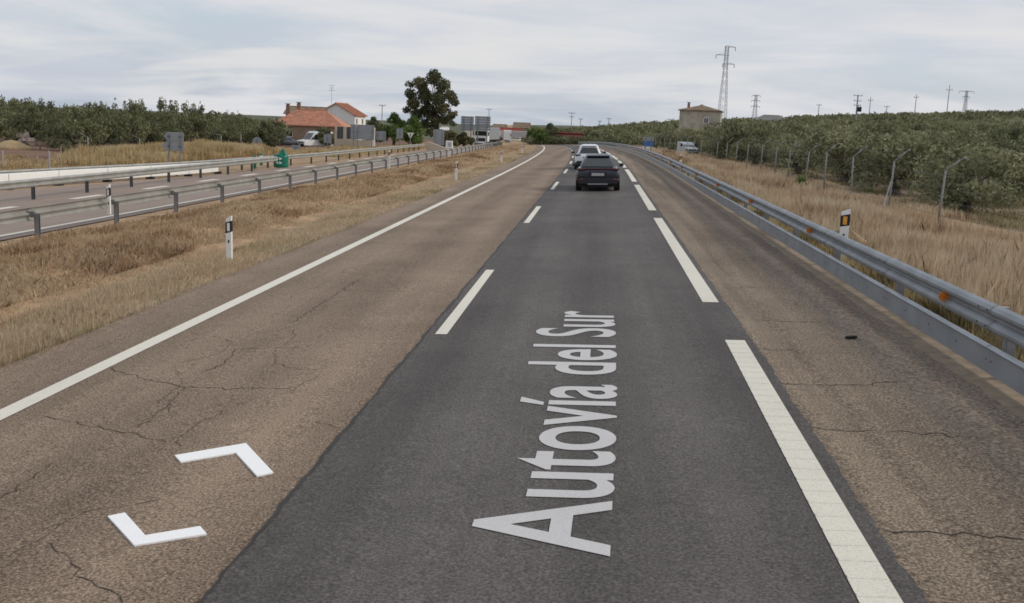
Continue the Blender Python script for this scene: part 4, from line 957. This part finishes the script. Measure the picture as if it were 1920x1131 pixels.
# sand heap and rubble at far left
p = base(22, 76, 285); b = MB(); rg = []
for k, (r_, z) in enumerate(((1.7, -.1), (1.25, .18), (.8, .42), (.35, .58), (.05, .62))): rg.append([(r_ * (1 + .1 * math.sin(3 * a + k)) * math.cos(a), r_ * .8 * math.sin(a), z) for a in np.linspace(0, 6.28, 16, endpoint=False)])
b.loft(rg); tag(b.build('sand_heap', M['sand'], None, p, smooth=True), 'sand-coloured heap at the far left grove edge', 'sand heap')
p = base(47, 82, 272); b = MB()
for k in range(12): b.box((random.uniform(-.75, .75), random.uniform(-.3, .3), random.uniform(.1, .9)), (random.uniform(.3, .6), random.uniform(.3, .5), random.uniform(.25, .45)), random.uniform(0, 3))
tag(b.build('rubble_pile', M['rock'], None, p, bevel=.06), 'pale pile of stone blocks in front of the leftmost dark trees', 'rubble')

# ------------------------------------------------------------------ grass
def grass(name, label, area, n, hgt, wd, m, tone=(.5, .2), clump=0., lean=.35, parent=None, pw=1.6, ratio=None):
    s0, s1, y0, y1 = area; u = rng.uniform(0, 1, n); y = (y0 ** (1 - pw) + u * (y1 ** (1 - pw) - y0 ** (1 - pw))) ** (1 / (1 - pw)); s = rng.uniform(s0, s1, n)
    tn = np.full(n, tone[0]); hh = np.full(n, hgt)
    if clump:
        k = max(8, int((s1 - s0) * (y1 - y0) * .35)); cu_ = rng.uniform(0, 1, k); cy = (y0 ** (1 - pw) + cu_ * (y1 ** (1 - pw) - y0 ** (1 - pw))) ** (1 / (1 - pw)); cs = rng.uniform(s0, s1, k)
        idx = rng.integers(0, k, n); on = rng.random(n) < clump
        y = np.where(on, cy[idx] + rng.normal(0, .32, n) * (1 + cy[idx] / 40), y); s = np.where(on, cs[idx] + rng.normal(0, .3, n), s); ch = rng.uniform(.65, 1.25, k); ctn = rng.normal(0, .2, k)
        hh = np.where(on, hgt * ch[idx], hgt * .6); tn = tn + np.where(on, ctn[idx], 0)
        s = np.clip(s, s0, s1); y = np.clip(y, y0, y1)
    if ratio is not None:
        k = s / y + rng.normal(0, .025, n) * (rng.random(n) < .9) > ratio; s, y, hh, tn = s[k], y[k], hh[k], tn[k]; n = len(s)
    c_ = np.where(y <= 55, 0, -2.8e-4 * (np.minimum(y, 230) - 55) ** 2); x = s + c_
    z = np.array([hs(a, b2) for a, b2 in zip(s, y)]) - .02
    hh = hh * rng.uniform(.5, 1.25, n); wf = wd * np.maximum(1, y / 22) * rng.uniform(.6, 1.3, n)
    az = rng.uniform(0, 2 * np.pi, n); la = rng.uniform(0, 2 * np.pi, n); ln = np.minimum(np.abs(rng.normal(0, lean, n)), 1.0) * hh; hh = hh / np.sqrt(1 + (ln / hh) ** 2); ln = ln * .8
    p = np.stack([x, y, z], 1); sd_ = np.stack([np.cos(az), np.sin(az) * .5, np.zeros(n)], 1) * wf[:, None] * .5
    mid = p + np.stack([np.cos(la) * ln * .35, np.sin(la) * ln * .35, hh * .6], 1); tip = p + np.stack([np.cos(la) * ln, np.sin(la) * ln, hh], 1)
    V = np.stack([p - sd_, p + sd_, mid + sd_ * .7, tip, mid - sd_ * .7], 1)
    o = link(name, np_mesh(name, V, 5, m, np.clip(tn + rng.normal(0, tone[1], n), 0, 1))); o['kind'] = 'stuff'; o['label'] = label
    return o
grass('dry_grass', 'tangled brown dry grass on the median bank', (-13.1, -8.7, 8, 190), 190000, .17, .02, M['grass'], (.48, .2), .6, .9)
grass('short_grass', 'short tan grass along the middle of the median', (-9.2, -7.2, 8, 190), 80000, .09, .018, M['grass'], (.66, .12), .25, .9)
grass('edge_grass', 'pale yellow-green grass at the asphalt edge of the median', (-7.9, -6.62, 8, 150), 14000, .13, .013, M['weed'], (.85, .14), .5, .4)
grass('edge_straw', 'straw-coloured grass mixed in along the median edge', (-8.2, -6.65, 8, 150), 52000, .16, .013, M['grass2'], (.72, .15), .4, .5)
grass('tall_grass', 'tall beige dry grass between the right guard rail and the fence', (4.9, 9.0, 12, 150), 170000, .52, .013, M['grass2'], (.54, .22), .65, .4)
grass('fence_grass', 'shorter beige dry grass along the foot of the right fence', (8.6, 12.2, 20, 150), 50000, .28, .018, M['grass2'], (.6, .16), .6, .4)
grass('rail_weeds', 'olive-brown weeds right behind the right guard rail', (4.6, 6.3, 10, 150), 26000, .36, .016, M['weed'], (.42, .2), .5, .4)
grass('straw_under_rail', 'dry straw tufts under the right guard rail', (4.42, 4.95, 8, 60), 20000, .28, .014, M['grass3'], (.8, .12), .4, .3)
grass('green_weeds', 'green and brown weeds on the grove floor behind the fence', (12, 20, 28, 110), 30000, .18, .02, M['weed'], (.5, .2), .8, .4)
grass('golden_grass', 'tall golden grass band between the opposite road and the left grove', (-36.5, -28.5, 58, 92), 60000, .72, .03, M['grass3'], (.55, .18), .65, .3, pw=1.3, ratio=-.50)
grass('roadside_grass', 'low golden grass beside the exit ramp', (-40, -30, 42, 62), 14000, .2, .03, M['grass3'], (.4, .2), .5, .4, pw=1.3)
grass('verge_grass', 'dry grass on the ground before the left houses', (-31, -22, 90, 200), 18000, .28, .03, M['grass3'], (.5, .2), .7, .35, pw=1.3)
